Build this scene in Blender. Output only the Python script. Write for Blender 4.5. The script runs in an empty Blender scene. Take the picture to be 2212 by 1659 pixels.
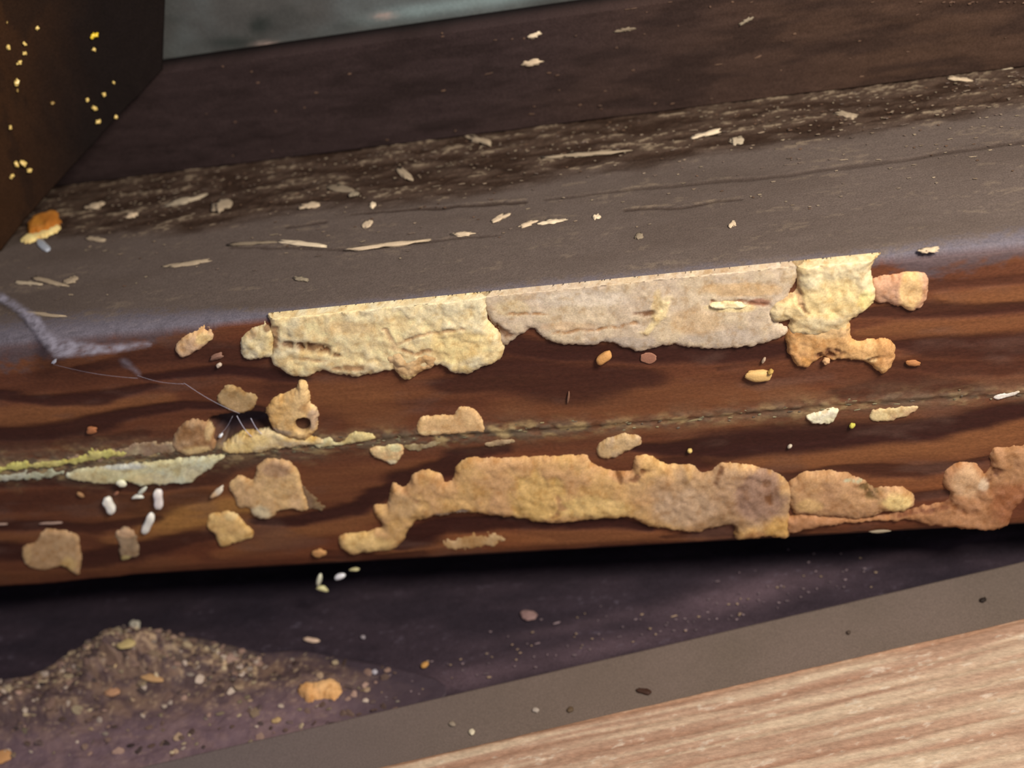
import bpy, math
import numpy as np

# ------------------------------------------------------------------ camera
W, H, F = 2212.0, 1659.0, 2600.0
PITCH = math.radians(40)
D0 = 0.26                                   # distance to the beam's top front edge, metres


def _n(v):
    v = np.asarray(v, float)
    return v / np.linalg.norm(v)


Xc = _n((1106 + 12500, 1970 - 829.5, F))    # the beam's long direction as seen from the camera
Zc = np.array((0, math.cos(PITCH), math.sin(PITCH)))
Zc = _n(Zc - Xc * Zc.dot(Xc))
Yc = np.cross(Zc, Xc)
R = np.array([Xc, Yc, Zc])


def ray(px, py):
    px = np.asarray(px, float); py = np.asarray(py, float)
    c = np.stack([px - W / 2, H / 2 - py, np.full(px.shape, -F)], -1)
    return c @ R.T


CAM = -_n(ray(1106, 633)) * D0


def hit(px, py, axis, val):
    """point of the plane  coordinate[axis] = val  seen at a photo pixel"""
    r = ray(px, py)
    t = (val - CAM[axis]) / r[..., axis]
    return CAM + r * t[..., None]


def proj(P):
    c = (P - CAM) @ R
    return W / 2 + F * c[..., 0] / -c[..., 2], H / 2 - F * c[..., 1] / -c[..., 2]


sc = bpy.context.scene
cam_data = bpy.data.cameras.new('camera')
cam = bpy.data.objects.new('camera', cam_data)
sc.collection.objects.link(cam)
cam_data.sensor_width = 36
cam_data.lens = 36 * F / W
cam_data.clip_start = 0.005
cam_data.clip_end = 20
cam_data.dof.use_dof = True
cam_data.dof.focus_distance = 0.262
cam_data.dof.aperture_fstop = 11
from mathutils import Matrix, Vector
M = Matrix([list(R[i]) + [CAM[i]] for i in range(3)] + [[0, 0, 0, 1]])
cam.matrix_world = M
sc.camera = cam

world = bpy.data.worlds.new('world')
sc.world = world
world.use_nodes = True
world.node_tree.nodes['Background'].inputs[0].default_value = (0.86, 0.84, 1.0, 1)
world.node_tree.nodes['Background'].inputs[1].default_value = 0.25


def area(name, loc, target, size, power, color):
    l = bpy.data.lights.new(name, 'AREA')
    l.shape = 'DISK'; l.size = size; l.energy = power; l.color = color
    o = bpy.data.objects.new(name, l)
    sc.collection.objects.link(o)
    o.location = loc
    o.rotation_euler = (Vector(target) - Vector(loc)).to_track_quat('-Z', 'Y').to_euler()
    return o


area('work_lamp', (0.19, -0.16, 0.24), (0.03, 0.0, -0.03), 0.10, 1.6, (1.0, 0.91, 0.79))

sc.view_settings.view_transform = 'Standard'
sc.view_settings.look = 'None'
sc.view_settings.gamma = 1
sc.view_settings.exposure = 0.3
sc.view_settings.use_curve_mapping = False

# ------------------------------------------------------------------ numeric helpers
rng = np.random.default_rng(7)
_T = rng.random(4096)
PX = 0.0001                                 # one photo pixel at the beam, metres


def _hash(i, j, k=0):
    h = (i * 73856093) ^ (j * 19349663) ^ (k * 83492791)
    return _T[np.abs(h) % 4096]


def vnoise(x, y, seed=0):
    x = np.asarray(x, float) + 1000.37 + seed * 17.3; y = np.asarray(y, float) + 1000.71 + seed * 9.1
    i = np.floor(x).astype(np.int64); j = np.floor(y).astype(np.int64)
    u = x - i; v = y - j
    u = u * u * (3 - 2 * u); v = v * v * (3 - 2 * v)
    a = _hash(i, j, seed); b = _hash(i + 1, j, seed); c = _hash(i, j + 1, seed); d = _hash(i + 1, j + 1, seed)
    return (a * (1 - u) + b * u) * (1 - v) + (c * (1 - u) + d * u) * v


def fbm(x, y, octv=4, seed=0):
    s = 0; a = 1; t = 0
    for o in range(octv):
        s = s + a * vnoise(x * 2 ** o, y * 2 ** o, seed + o * 5); t += a; a *= 0.5
    return s / t                            # 0..1, mean .5


def cells(x, y, seed=0):
    """rounded cell bumps, 1 at a cell's centre, 0 at its border"""
    x = np.asarray(x, float) + 500.3; y = np.asarray(y, float) + 500.9
    i = np.floor(x).astype(np.int64); j = np.floor(y).astype(np.int64)
    f = np.full(x.shape, 9.0)
    for di in (-1, 0, 1):
        for dj in (-1, 0, 1):
            a = i + di + 0.15 + 0.7 * _hash(i + di, j + dj, seed + 31)
            b = j + dj + 0.15 + 0.7 * _hash(i + di, j + dj, seed + 67)
            f = np.minimum(f, (x - a) ** 2 + (y - b) ** 2)
    return np.clip(1 - f, 0, 1)


def sstep(a, b, x):
    t = np.clip((x - a) / (b - a), 0, 1)
    return t * t * (3 - 2 * t)


def lin(r, g, b, k=1.0):
    c = np.array([r, g, b], float) / 255
    c = np.where(c <= 0.04045, c / 12.92, ((c + 0.055) / 1.055) ** 2.4)
    return np.clip(c * k, 0, 0.95)


def mix(a, b, t):
    t = np.asarray(t)[..., None]
    return a * (1 - t) + b * t


def sdf(poly, x, y):
    """signed distance in pixels, positive inside"""
    P = np.asarray(poly, float); Q = np.roll(P, -1, 0)
    d = np.full(x.shape, 1e9); inside = np.zeros(x.shape, bool)
    for (ax, ay), (bx, by) in zip(P, Q):
        ex, ey = bx - ax, by - ay
        t = np.clip(((x - ax) * ex + (y - ay) * ey) / (ex * ex + ey * ey + 1e-9), 0, 1)
        d = np.minimum(d, (x - ax - t * ex) ** 2 + (y - ay - t * ey) ** 2)
        c = (ay > y) != (by > y)
        xi = ax + (y - ay) / (by - ay if by != ay else 1e-9) * ex
        inside ^= c & (x < xi)
    d = np.sqrt(d)
    return np.where(inside, d, -d)


def smooth_poly(poly, n=4):
    P = np.asarray(poly, float); out = []
    m = len(P)
    for i in range(m):
        p0, p1, p2, p3 = P[i - 1], P[i], P[(i + 1) % m], P[(i + 2) % m]
        for k in range(n):
            t = k / n
            out.append(0.5 * (2 * p1 + (p2 - p0) * t + (2 * p0 - 5 * p1 + 4 * p2 - p3) * t * t + (3 * p1 - p0 - 3 * p2 + p3) * t ** 3))
    return np.array(out)


def pline(pts, x, y):
    """distance to a polyline whose points carry a half width; returns distance / width"""
    r = np.full(x.shape, 1e9)
    for (ax, ay, aw), (bx, by, bw) in zip(pts[:-1], pts[1:]):
        ex, ey = bx - ax, by - ay
        t = np.clip(((x - ax) * ex + (y - ay) * ey) / (ex * ex + ey * ey + 1e-9), 0, 1)
        d = np.hypot((x - ax - t * ex) * 0.35, y - ay - t * ey)
        r = np.minimum(r, d / (aw + (bw - aw) * t))
    return r


# ------------------------------------------------------------------ materials
def material(name, rough=0.8, spec=0.25, speck=0.15, speck_scale=2500, bump=0.2, bump_scale=1500, sss=0.0,
             stretch=(1, 1, 1), bump_dist=0.0002):
    m = bpy.data.materials.new(name); m.use_nodes = True
    nt = m.node_tree; N = nt.nodes; L = nt.links
    b = N['Principled BSDF']
    b.inputs['Roughness'].default_value = rough
    b.inputs['Specular IOR Level'].default_value = spec
    at = N.new('ShaderNodeAttribute'); at.attribute_name = 'Col'
    tc = N.new('ShaderNodeTexCoord')
    mp = N.new('ShaderNodeMapping'); mp.inputs['Scale'].default_value = stretch
    L.new(tc.outputs['Object'], mp.inputs['Vector'])
    nz = N.new('ShaderNodeTexNoise'); nz.inputs['Scale'].default_value = speck_scale; nz.inputs['Detail'].default_value = 3
    nz.inputs['Roughness'].default_value = 0.7
    L.new(mp.outputs[0], nz.inputs['Vector'])
    mr = N.new('ShaderNodeMapRange')
    mr.inputs['From Min'].default_value = 0.25; mr.inputs['From Max'].default_value = 0.75
    mr.inputs['To Min'].default_value = 1 - speck; mr.inputs['To Max'].default_value = 1 + speck
    L.new(nz.outputs['Fac'], mr.inputs['Value'])
    mu = N.new('ShaderNodeVectorMath'); mu.operation = 'SCALE'
    L.new(at.outputs['Color'], mu.inputs[0]); L.new(mr.outputs[0], mu.inputs['Scale'])
    L.new(mu.outputs[0], b.inputs['Base Color'])
    n2 = N.new('ShaderNodeTexNoise'); n2.inputs['Scale'].default_value = bump_scale; n2.inputs['Detail'].default_value = 4
    L.new(mp.outputs[0], n2.inputs['Vector'])
    bp = N.new('ShaderNodeBump'); bp.inputs['Strength'].default_value = bump; bp.inputs['Distance'].default_value = bump_dist
    L.new(n2.outputs['Fac'], bp.inputs['Height']); L.new(bp.outputs[0], b.inputs['Normal'])
    if sss:
        b.inputs['Subsurface Weight'].default_value = sss
        b.inputs['Subsurface Radius'].default_value = (0.0012, 0.0008, 0.0004)
        b.inputs['Subsurface Scale'].default_value = 1.0
    return m


MAT = dict(
    wood=material('stained_wood', rough=0.62, spec=0.3, speck=0.28, speck_scale=2200, bump=0.35, bump_scale=1200, stretch=(0.5, 1, 1)),
    dusty=material('dusty_wood', rough=0.9, spec=0.1, speck=0.34, speck_scale=2600, bump=0.5, bump_scale=1500),
    dark=material('dark_board', rough=0.9, spec=0.1, speck=0.32, speck_scale=2000, bump=0.3, bump_scale=1200),
    crust=material('crust', rough=0.9, spec=0.1, speck=0.22, speck_scale=2600, bump=0.3, bump_scale=1800, sss=0.1),
    chip=material('chip', rough=0.7, spec=0.3, speck=0.12, speck_scale=3000, bump=0.3, bump_scale=2500),
    grain=material('pale_grain', rough=0.35, spec=0.5, speck=0.03, bump=0.05, sss=0.2),
    paint=material('grey_paint', rough=0.75, spec=0.2, speck=0.26, speck_scale=2600, bump=0.2, bump_scale=2000),
    plank=material('fresh_wood', rough=0.8, spec=0.2, speck=0.24, speck_scale=1800, bump=0.5, bump_scale=900, stretch=(0.35, 1, 1)),
    concrete=material('concrete', rough=0.9, spec=0.1, speck=0.15, speck_scale=1500, bump=0.4, bump_scale=800),
    crystal=material('amber_crystal', rough=0.2, spec=0.8, speck=0.05, bump=0.1),
)


# cobweb: a thin veil with holes
def web_material():
    m = bpy.data.materials.new('cobweb_silk'); m.use_nodes = True
    nt = m.node_tree; N = nt.nodes; L = nt.links
    b = N['Principled BSDF']
    b.inputs['Base Color'].default_value = (0.30, 0.28, 0.34, 1)
    b.inputs['Roughness'].default_value = 0.6
    nz = N.new('ShaderNodeTexNoise'); nz.inputs['Scale'].default_value = 420; nz.inputs['Detail'].default_value = 4
    tc = N.new('ShaderNodeTexCoord'); L.new(tc.outputs['Object'], nz.inputs['Vector'])
    at = N.new('ShaderNodeAttribute'); at.attribute_name = 'Col'
    mr = N.new('ShaderNodeMapRange'); mr.inputs['From Min'].default_value = 0.2; mr.inputs['From Max'].default_value = 0.75
    mr.inputs['To Min'].default_value = 0.0; mr.inputs['To Max'].default_value = 1.0
    L.new(nz.outputs['Fac'], mr.inputs['Value'])
    mu = N.new('ShaderNodeMath'); mu.operation = 'MULTIPLY'
    L.new(mr.outputs[0], mu.inputs[0]); L.new(at.outputs['Color'], mu.inputs[1])
    L.new(mu.outputs[0], b.inputs['Alpha'])
    return m


MAT['web'] = web_material()


# ------------------------------------------------------------------ object helpers
def tag(o, label=None, cat=None, group=None, kind=None):
    if label: o['label'] = label
    if cat: o['category'] = cat
    if group: o['group'] = group
    if kind: o['kind'] = kind
    return o


GAIN = dict(wood=(.64, .55, .53), dusty=(.54, .53, .57), dark=(.53, .54, .60), crust=(.95, 1.0, 1.12), chip=(.8, .8, .85),
            paint=(.63, .58, .59), plank=(.74, .89, 1.02), concrete=(.66, .67, .69))


def link(name, verts, faces, cols, mat, parent=None, smooth=True, origin=None):
    verts = np.asarray(verts, float)
    if mat in GAIN:
        cols = np.clip(np.asarray(cols, float) * np.array(GAIN[mat]), 0, .93)
    if origin is None:
        origin = (verts.min(0) + verts.max(0)) / 2
    origin = np.asarray(origin, float)
    me = bpy.data.meshes.new(name)
    me.from_pydata((verts - origin).tolist(), [], faces if isinstance(faces, list) else faces.tolist())
    ca = me.color_attributes.new('Col', 'FLOAT_COLOR', 'POINT')
    c = np.ones((len(verts), 4)); cols = np.asarray(cols, float)
    c[:, :3] = cols if cols.ndim == 2 else cols[None, :]
    ca.data.foreach_set('color', c.ravel())
    if smooth:
        me.polygons.foreach_set('use_smooth', [True] * len(me.polygons))
    me.materials.append(MAT[mat] if isinstance(mat, str) else mat)
    o = bpy.data.objects.new(name, me)
    sc.collection.objects.link(o)
    if parent:
        o.parent = parent
        o.location = Vector(origin) - parent.location
    else:
        o.location = origin
    return o


def grid_faces(nr, nc):
    i = np.arange(nr - 1)[:, None] * nc + np.arange(nc - 1)[None, :]
    i = i.ravel()
    return np.stack([i, i + 1, i + nc + 1, i + nc], 1)


def close_sheet(V, Fa, C, back):
    """give a sheet a back face and side walls: back = back-vertex positions"""
    n = len(V)
    e = np.concatenate([Fa[:, [0, 1]], Fa[:, [1, 2]], Fa[:, [2, 3]], Fa[:, [3, 0]]])
    key = {tuple(x) for x in e.tolist()}
    border = [x for x in key if (x[1], x[0]) not in key]
    F2 = (Fa[:, ::-1] + n).tolist()
    side = [[b, a, a + n, b + n] for a, b in border]
    return np.concatenate([V, back]), Fa.tolist() + F2 + side, np.concatenate([C, C])


AX = dict(front=1, top=2, ledge=2, back=1)
NRM = dict(front=np.array([0, -1, 0.]), top=np.array([0, 0, 1.]), ledge=np.array([0, 0, 1.]), back=np.array([0, -1, 0.]))
LEVEL = {}

# ------------------------------------------------------------------ main levels from the photo's lines
Z_CRACK = float(hit(1106, 930, 1, 0)[2])
Z_BOT = float(hit(1106, 1200, 1, 0)[2])
Y_BACK = float(hit(1106, 283, 2, 0)[1])
Z_BACKTOP = float(hit(1106, 20, 1, Y_BACK + .009)[2])
Z_LEDGE = Z_BOT - 0.022
LEVEL.update(front=0.0, top=0.0, ledge=Z_LEDGE, back=Y_BACK)
XL, XR = -0.25, 0.24


def on(base, x, y, h=0.0):
    """point on a base plane seen at a photo pixel, raised by h metres"""
    P = hit(x, y, AX[base], LEVEL[base])
    return P + NRM[base] * np.asarray(h)[..., None] if np.ndim(h) else P + NRM[base] * h


# ------------------------------------------------------------------ beam
BANDS_DARK = [
    ([(-300, 850, 9), (0, 852, 10), (110, 866, 12), (210, 860, 12), (320, 838, 8)], .85),
    ([(-300, 935, 14), (0, 938, 16), (100, 935, 17), (210, 915, 16), (300, 893, 12), (400, 878, 8), (520, 880, 9), (600, 900, 8)], .9),
    ([(-300, 965, 10), (0, 965, 10), (200, 950, 10), (300, 935, 8)], .5),
    ([(330, 812, 9), (420, 806, 11), (500, 800, 12), (600, 812, 14), (650, 822, 6)], .95),  # this band and the next: lip shade put into the wood colour
    ([(180, 800, 8), (300, 775, 16), (420, 760, 22), (520, 770, 20)], .6),
    ([(1060, 760, 18), (1090, 745, 20), (1200, 762, 20), (1400, 768, 18), (1560, 765, 18), (1720, 755, 12)], .9),
    ([(980, 830, 18), (1100, 810, 36), (1220, 830, 40), (1380, 820, 20)], .8),
    ([(1840, 680, 6), (1950, 672, 14), (2050, 668, 14), (2150, 664, 10), (2300, 660, 10)], .75),
    ([(2000, 618, 8), (2080, 612, 8), (2300, 600, 8)], .5),
    ([(1930, 742, 6), (2020, 752, 20), (2130, 750, 26), (2300, 745, 28)], .8),
    ([(1930, 785, 10), (2060, 800, 16), (2200, 795, 14)], .5),
    ([(1820, 850, 10), (1950, 830, 22), (2080, 845, 14)], .55),
    ([(1350, 968, 6), (1450, 972, 16), (1560, 965, 24), (1700, 950, 26), (1850, 938, 24), (2000, 928, 20), (2110, 905, 16), (2300, 872, 14)], 1.0),
    ([(1440, 1000, 8), (1500, 1000, 14), (1570, 985, 8)], .8),
    ([(1650, 1030, 8), (1710, 1034, 10), (1800, 1012, 9), (1900, 1018, 13), (1980, 1022, 12), (2080, 1005, 9), (2150, 985, 6)], .75),
    ([(1960, 1075, 9), (2040, 1066, 8)], .75),
    ([(-300, 1050, 8), (0, 1045, 9), (140, 1038, 10), (300, 1055, 8), (450, 1040, 12), (500, 1005, 14), (570, 990, 10)], .7),
    ([(-300, 1100, 14), (0, 1085, 16), (200, 1080, 22), (330, 1095, 18), (420, 1075, 12)], .45),
    ([(-300, 1140, 7), (0, 1138, 8), (110, 1136, 8), (200, 1142, 10), (330, 1120, 8)], .75),
    ([(-300, 1200, 14), (0, 1190, 18), (60, 1195, 14)], .85),
    ([(170, 1215, 14), (260, 1200, 18), (330, 1185, 14), (420, 1165, 12), (470, 1160, 6)], .75),
    ([(560, 1128, 7), (640, 1125, 11), (760, 1100, 12), (830, 1065, 14), (880, 1035, 16), (950, 1015, 16), (1000, 985, 14), (1080, 970, 8)], .95),
    ([(860, 1180, 8), (890, 1160, 20), (960, 1132, 16), (1080, 1130, 12), (1180, 1135, 10), (1320, 1128, 12), (1400, 1140, 5)], .95),
    ([(700, 1200, 8), (800, 1205, 10), (900, 1200, 8)], .5),
    ([(1440, 1160, 5), (1500, 1152, 10), (1580, 1150, 14), (1700, 1160, 12)], .6),
    ([(620, 850, 18), (660, 940, 10)], .5),
    ([(1560, 800, 5), (1650, 780, 8), (1700, 772, 5)], .4),
]
BANDS_LIGHT = [
    ([(-300, 895, 14), (0, 898, 17), (130, 893, 16), (250, 877, 12), (350, 862, 9)], .75),
    ([(700, 840, 14), (760, 860, 30), (800, 900, 26)], .5),
    ([(1400, 850, 20), (1550, 855, 26), (1700, 850, 20)], .35),
    ([(1120, 885, 20), (1300, 880, 22), (1500, 885, 14)], .35),
    ([(2040, 640, 8), (2120, 636, 12), (2300, 632, 12)], .55),
    ([(1860, 720, 6), (1960, 708, 15), (2080, 705, 18), (2300, 700, 16)], .6),
    ([(1540, 992, 8), (1640, 985, 18), (1780, 985, 22), (1900, 968, 24), (2030, 958, 28), (2150, 930, 28), (2300, 905, 26)], .75),
    ([(1830, 1068, 5), (1900, 1045, 10), (2020, 1045, 8), (2060, 1030, 5)], .5),
    ([(250, 1165, 10), (340, 1145, 14), (430, 1112, 18), (500, 1090, 12), (560, 1100, 8)], 1.0),
    ([(480, 1195, 8), (620, 1160, 14), (750, 1135, 13), (820, 1110, 10)], .6),
    ([(-300, 1165, 8), (0, 1162, 10), (110, 1158, 10)], .6),
    ([(820, 1195, 5), (920, 1178, 8), (1000, 1160, 13), (1080, 1160, 11), (1180, 1168, 7)], .9),
    ([(1100, 1165, 14), (1250, 1160, 16), (1400, 1158, 12), (1500, 1165, 8)], .55),
    ([(0, 1245, 10), (200, 1228, 10), (400, 1210, 10)], .3),
]
C_MID, C_DARK, C_LIGHT, C_GOLD = lin(126, 80, 54), lin(68, 36, 30), lin(168, 118, 74), lin(196, 150, 84)
C_DUST, C_TOP = lin(136, 132, 142), lin(126, 112, 100)


def crack_y(x):
    return 1013 - 0.0745 * x + 3 * np.sin(x / 170.0)


def lip_y(x):
    return 735 - 0.092 * x


def front_fields(x, y, X, Z):
    """wood colour and relief (metres outwards) of the front face at photo-plane coordinates"""
    wob = (fbm(X * 60, Z * 300, 4, 3) - .5) * 16
    yy = y + wob
    dk = np.zeros(x.shape); lt = np.zeros(x.shape)
    for pts, s in BANDS_DARK:
        dk = np.maximum(dk, s * (1 - sstep(.7, 1.6, pline(pts, x, yy))))
    for pts, s in BANDS_LIGHT:
        lt = np.maximum(lt, s * (1 - sstep(.55, 1.8, pline(pts, x, yy))))
    g = fbm(X * 22, Z * 260, 4, 11)
    g2 = fbm(X * 150, Z * 1300, 4, 21)
    c = mix(C_MID, C_LIGHT, sstep(.45, .75, g) * .3)
    c = mix(c, C_DARK, sstep(.55, .25, g) * .22)
    c = mix(c, C_LIGHT, np.clip(lt, 0, 1) * .9)
    gold = np.exp(-((x - 430) / 170) ** 2 - ((y - 1110) / 40) ** 2)
    c = mix(c, C_GOLD, np.clip(gold * (.35 + lt * 1.4), 0, 1))
    c = mix(c, C_DARK, np.clip(dk, 0, 1))
    c = c * (0.91 + 0.18 * g2)[..., None]
    red = sstep(.5, .75, fbm(X * 25, Z * 60, 3, 77)) * .35
    c = mix(c, c * np.array([1.1, .85, .75]), red)
    # soft grey bloom of dust on patches
    bloom = sstep(.58, .8, fbm(X * 60, Z * 160, 4, 41)) * .35
    c = mix(c, lin(128, 104, 92), bloom)
    rel = (g - .5) * 0.0003 + (lt - dk) * 0.00022 + (g2 - .5) * 0.00006
    # the joint line with its pale crumbly dirt
    dc = y - crack_y(x)
    n3 = fbm(X * 500, Z * 900, 4, 51)
    along = fbm(X * 110, Z * 20, 3, 57)
    wid = np.interp(x, [-300, 450, 600, 1150, 1300, 2500], [30, 30, 22, 19, 17, 17]) * (.5 + along)
    m = np.exp(-(dc / wid) ** 2)
    strength = np.interp(x, [-300, 450, 600, 1100, 1300, 2500], [1.2, 1.2, 1.0, .9, .62, .6])
    pale = np.clip(m * strength * (.35 + .9 * sstep(.35, .62, n3)), 0, 1)
    c = mix(c, mix(lin(120, 112, 92), lin(205, 192, 140), sstep(.45, .7, fbm(X * 260, Z * 500, 3, 61))), pale)
    dark_line = np.exp(-((dc - 2) / 3.2) ** 2) * sstep(.35, .6, fbm(X * 160, Z * 30, 3, 65))
    halo = np.exp(-((dc + 6) / 34) ** 2) * np.interp(x, [-300, 500, 700, 1300, 2500], [.55, .55, .3, .28, .35]) * sstep(.3, .65, fbm(X * 130, Z * 260, 4, 68))
    c = mix(c, lin(150, 132, 108), np.clip(halo, 0, 1))
    c = mix(c, lin(60, 46, 38), np.clip(dark_line * .3, 0, 1))
    rel = rel - 0.00022 * np.exp(-((dc - 2) / 5) ** 2) + 0.0003 * np.exp(-((dc + 7) / 6) ** 2) * n3 + pale * 0.0003
    # the torn pit left of the holed clump
    pit_poly = smooth_poly([(452, 905), (500, 895), (560, 893), (590, 898), (590, 925), (560, 938), (530, 945), (500, 955), (480, 960), (458, 930)])
    near = (np.abs(x - 525) < 130) & (np.abs(y - 925) < 90)
    dp = np.full(x.shape, -50.0)
    dp[near] = sdf(pit_poly, x[near], y[near])
    pit = sstep(-4, 14, dp + (n3 - .5) * 6)
    rel = rel - pit * 0.0045
    c = mix(c, lin(70, 56, 62), pit)
    # dust bloom below the top edge
    dl = y - lip_y(x)
    reach = np.interp(x, [-300, 0, 300, 420, 520, 1850, 2000, 2130, 2212, 2500], [90, 80, 45, 26, 14, 10, 60, 50, 26, 20])
    dust = sstep(1.0, .35, dl / reach + (n3 - .5) * .9 + (along - .5) * .6)
    c = mix(c, C_DUST * .6, dust * .8)
    return c, rel


def make_beam():
    X = np.linspace(XL, XR, 1450)
    nf = 230
    zf = np.linspace(Z_BOT + 0.0012, -0.0018, nf)
    rows = []                               # each row: Y(x), Z(x), region
    XX = X
    P, C = [], []
    # underside
    for yb in (Y_BACK + 0.012, 0.03, 0.004):
        P.append(np.stack([XX, np.full_like(XX, yb), np.full_like(XX, Z_BOT)], 1)); C.append(np.tile(lin(60, 42, 34), (len(XX), 1)))
    a = math.radians(50)
    P.append(np.stack([XX, np.full_like(XX, 0.0009), np.full_like(XX, Z_BOT + 0.0001)], 1)); C.append(np.tile(lin(90, 62, 48), (len(XX), 1)))
    # front
    Xg, Zg = np.meshgrid(XX, zf)
    base = np.stack([Xg, np.zeros_like(Xg), Zg], -1)
    px, py = proj(base)
    c, rel = front_fields(px, py, Xg, Zg)
    # the bottom edge is chewed and uneven
    edge = (fbm(Xg * 130, Zg * 0 + 3, 4, 91) - .5) * 0.0016
    fall = sstep(0.004, 0, Zg - Z_BOT)
    base[..., 1] = -rel + fall * 0.0006
    base[..., 2] += edge * fall - fall * .0036 * sstep(420, -40, px)
    # bevel under the lip, broader where the dust lies
    bev = np.interp(px, [-300, 0, 300, 520, 1850, 2000, 2212, 2500], [.0035, .0035, .0025, .0012, .0012, .0035, .0028, .002])
    u = np.clip((Zg + bev) / bev, 0, 1)
    base[..., 1] += bev * (1 - np.sqrt(np.clip(1 - u * u * .9, 0, 1))) * .8
    for i in range(nf):
        P.append(base[i]); C.append(c[i])
    # top
    nt = 200
    bevtop = bev[-1]
    yf = np.linspace(0, 1, nt) ** 1.0
    last_y = base[-1][:, 1]
    Y = last_y[None, :] + 0.0012 + (Y_BACK + 0.012 - last_y[None, :]) * yf[:, None]
    Xg, _ = np.meshgrid(XX, yf)
    T = np.stack([Xg, Y, np.zeros_like(Xg)], -1)
    px, py = proj(T)
    n1 = fbm(Xg * 120, Y * 420, 5, 111)
    n2 = fbm(Xg * 700, Y * 1500, 4, 121)
    n4 = fbm(Xg * 30, Y * 90, 4, 131)
    yb = 421 - 0.125 * px                   # foot of the dark board
    d = py - yb
    bandw = np.interp(px, [-300, 0, 400, 900, 1500, 2212, 2500], [60, 90, 130, 120, 110, 95, 90]) * (.8 + .5 * n4)
    rough = sstep(1.15, .75, d / bandw)
    fleck = sstep(.60, .74, n1) * sstep(.42, .62, n2)
    c = mix(C_TOP, lin(104, 90, 78), sstep(.4, .7, n4) * .4)
    c = mix(c, lin(92, 72, 56), rough * .85)
    c = mix(c, lin(66, 48, 36), rough * sstep(.55, .35, n1) * .85)
    c = mix(c, lin(186, 166, 134), np.clip(rough * fleck * 1.2 + .28 * fleck, 0, 1) * .75)
    c = c * (.88 + .24 * n2)[..., None]
    z = (n1 - .5) * 0.0012 * rough + (n2 - .5) * 0.0007 * rough + (n4 - .5) * 0.0003
    lines = [([(1180, 432, 3), (1450, 402, 3), (1700, 378, 4), (1950, 345, 4.5), (2212, 305, 4), (2400, 280, 3)], .55),
             ([(760, 462, 2), (980, 446, 3.5), (1130, 438, 4)], .9), ([(500, 532, 2), (760, 540, 3), (940, 520, 3), (1080, 505, 2)], .6),
             ([(1350, 455, 2), (1480, 448, 3), (1600, 430, 2)], .7), ([(880, 372, 3), (1000, 355, 6), (1130, 365, 4)], .7),
             ([(560, 425, 3), (700, 395, 5), (850, 385, 5)], .6), ([(620, 492, 2), (700, 480, 3)], .7)]
    for pts, s in lines:
        q = pline(pts, px, py + (n1 - .5) * 10)
        c = mix(c, lin(62, 46, 36), s * (1 - sstep(.5, 1.3, q)) * .8)
        q2 = pline([(a, b - 1.7 * w, w * .8) for a, b, w in pts], px, py + (n1 - .5) * 10)
        c = mix(c, lin(176, 156, 126), s * (1 - sstep(.4, 1.2, q2)) * sstep(.45, .65, n2 * .5 + n1 * .5) * .5)
        z = z - s * .0003 * (1 - sstep(.4, 1.3, q)) + s * .0001 * (1 - sstep(.4, 1.3, q2))
    # grey dust along the front edge
    dl = lip_y(px) - py
    rch = np.interp(px, [-300, 0, 300, 600, 1200, 1900, 2212, 2500], [50, 50, 40, 16, 24, 26, 44, 44])
    dm = sstep(1.2, .2, dl / rch + (n2 - .5) * .9)
    c = mix(c, C_DUST * (.7 + .9 * n2)[..., None], dm * .75)
    z = z + dm * (n2 - .4) * .0003
    lipz = np.exp(-(yf[:, None] * 45) ** 2) * 0.0006
    T[..., 2] = z * sstep(0, .02, yf)[:, None] - lipz
    c = c * (np.array(GAIN['dusty']) / np.array(GAIN['wood']))
    for i in range(nt):
        P.append(T[i]); C.append(c[i])
    V = np.concatenate(P); C = np.concatenate(C)
    nr = len(P); nc = len(XX)
    Fa = grid_faces(nr, nc)
    # close the back between the last row and the first
    i = np.arange(nc - 1)
    lastr = (nr - 1) * nc
    Fa = np.concatenate([Fa, np.stack([lastr + i, lastr + i + 1, i + 1, i], 1)])
    Fl = Fa.tolist()
    Fl.append([r * nc for r in range(nr)]); Fl.append([r * nc + nc - 1 for r in range(nr - 1, -1, -1)])
    o = link('timber_beam', V, Fl, C, 'wood')
    # the dusty top takes its own material
    o.data.materials.append(MAT['dusty'])
    idx = np.zeros(len(Fl), int)
    first_top = 4 + nf
    idx[(first_top - 1) * (nc - 1):(nr - 1) * (nc - 1)] = 1
    o.data.polygons.foreach_set('material_index', idx.tolist())
    return tag(o, 'brown stained timber beam with wavy grain, a pale joint line and a dusty grey top', 'beam')


make_beam()


def slab(name, c8, col, mat, nx=2, ny=2, colf=None, relf=None, kind_up=2):
    """c8: four top corners (counter-clockwise) and a bottom offset vector; the top is a fine grid"""
    A, B, Cc, D, off = [np.asarray(v, float) for v in c8]
    s = np.linspace(0, 1, nx)[None, :, None]; t = np.linspace(0, 1, ny)[:, None, None]
    T = (A * (1 - s) + B * s) * (1 - t) + (D * (1 - s) + Cc * s) * t
    nrm = _n(np.cross(B - A, D - A))
    if relf is not None:
        T = T + relf(T)[..., None] * nrm
    C = colf(T) if colf is not None else np.tile(col, (ny, nx, 1))
    V = T.reshape(-1, 3); C = C.reshape(-1, 3)
    Fa = grid_faces(ny, nx)
    back = ((A * (1 - s) + B * s) * (1 - t) + (D * (1 - s) + Cc * s) * t).reshape(-1, 3) + off
    V2, F2, C2 = close_sheet(V, Fa, C, back)
    return link(name, V2, F2, C2, mat)


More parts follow.
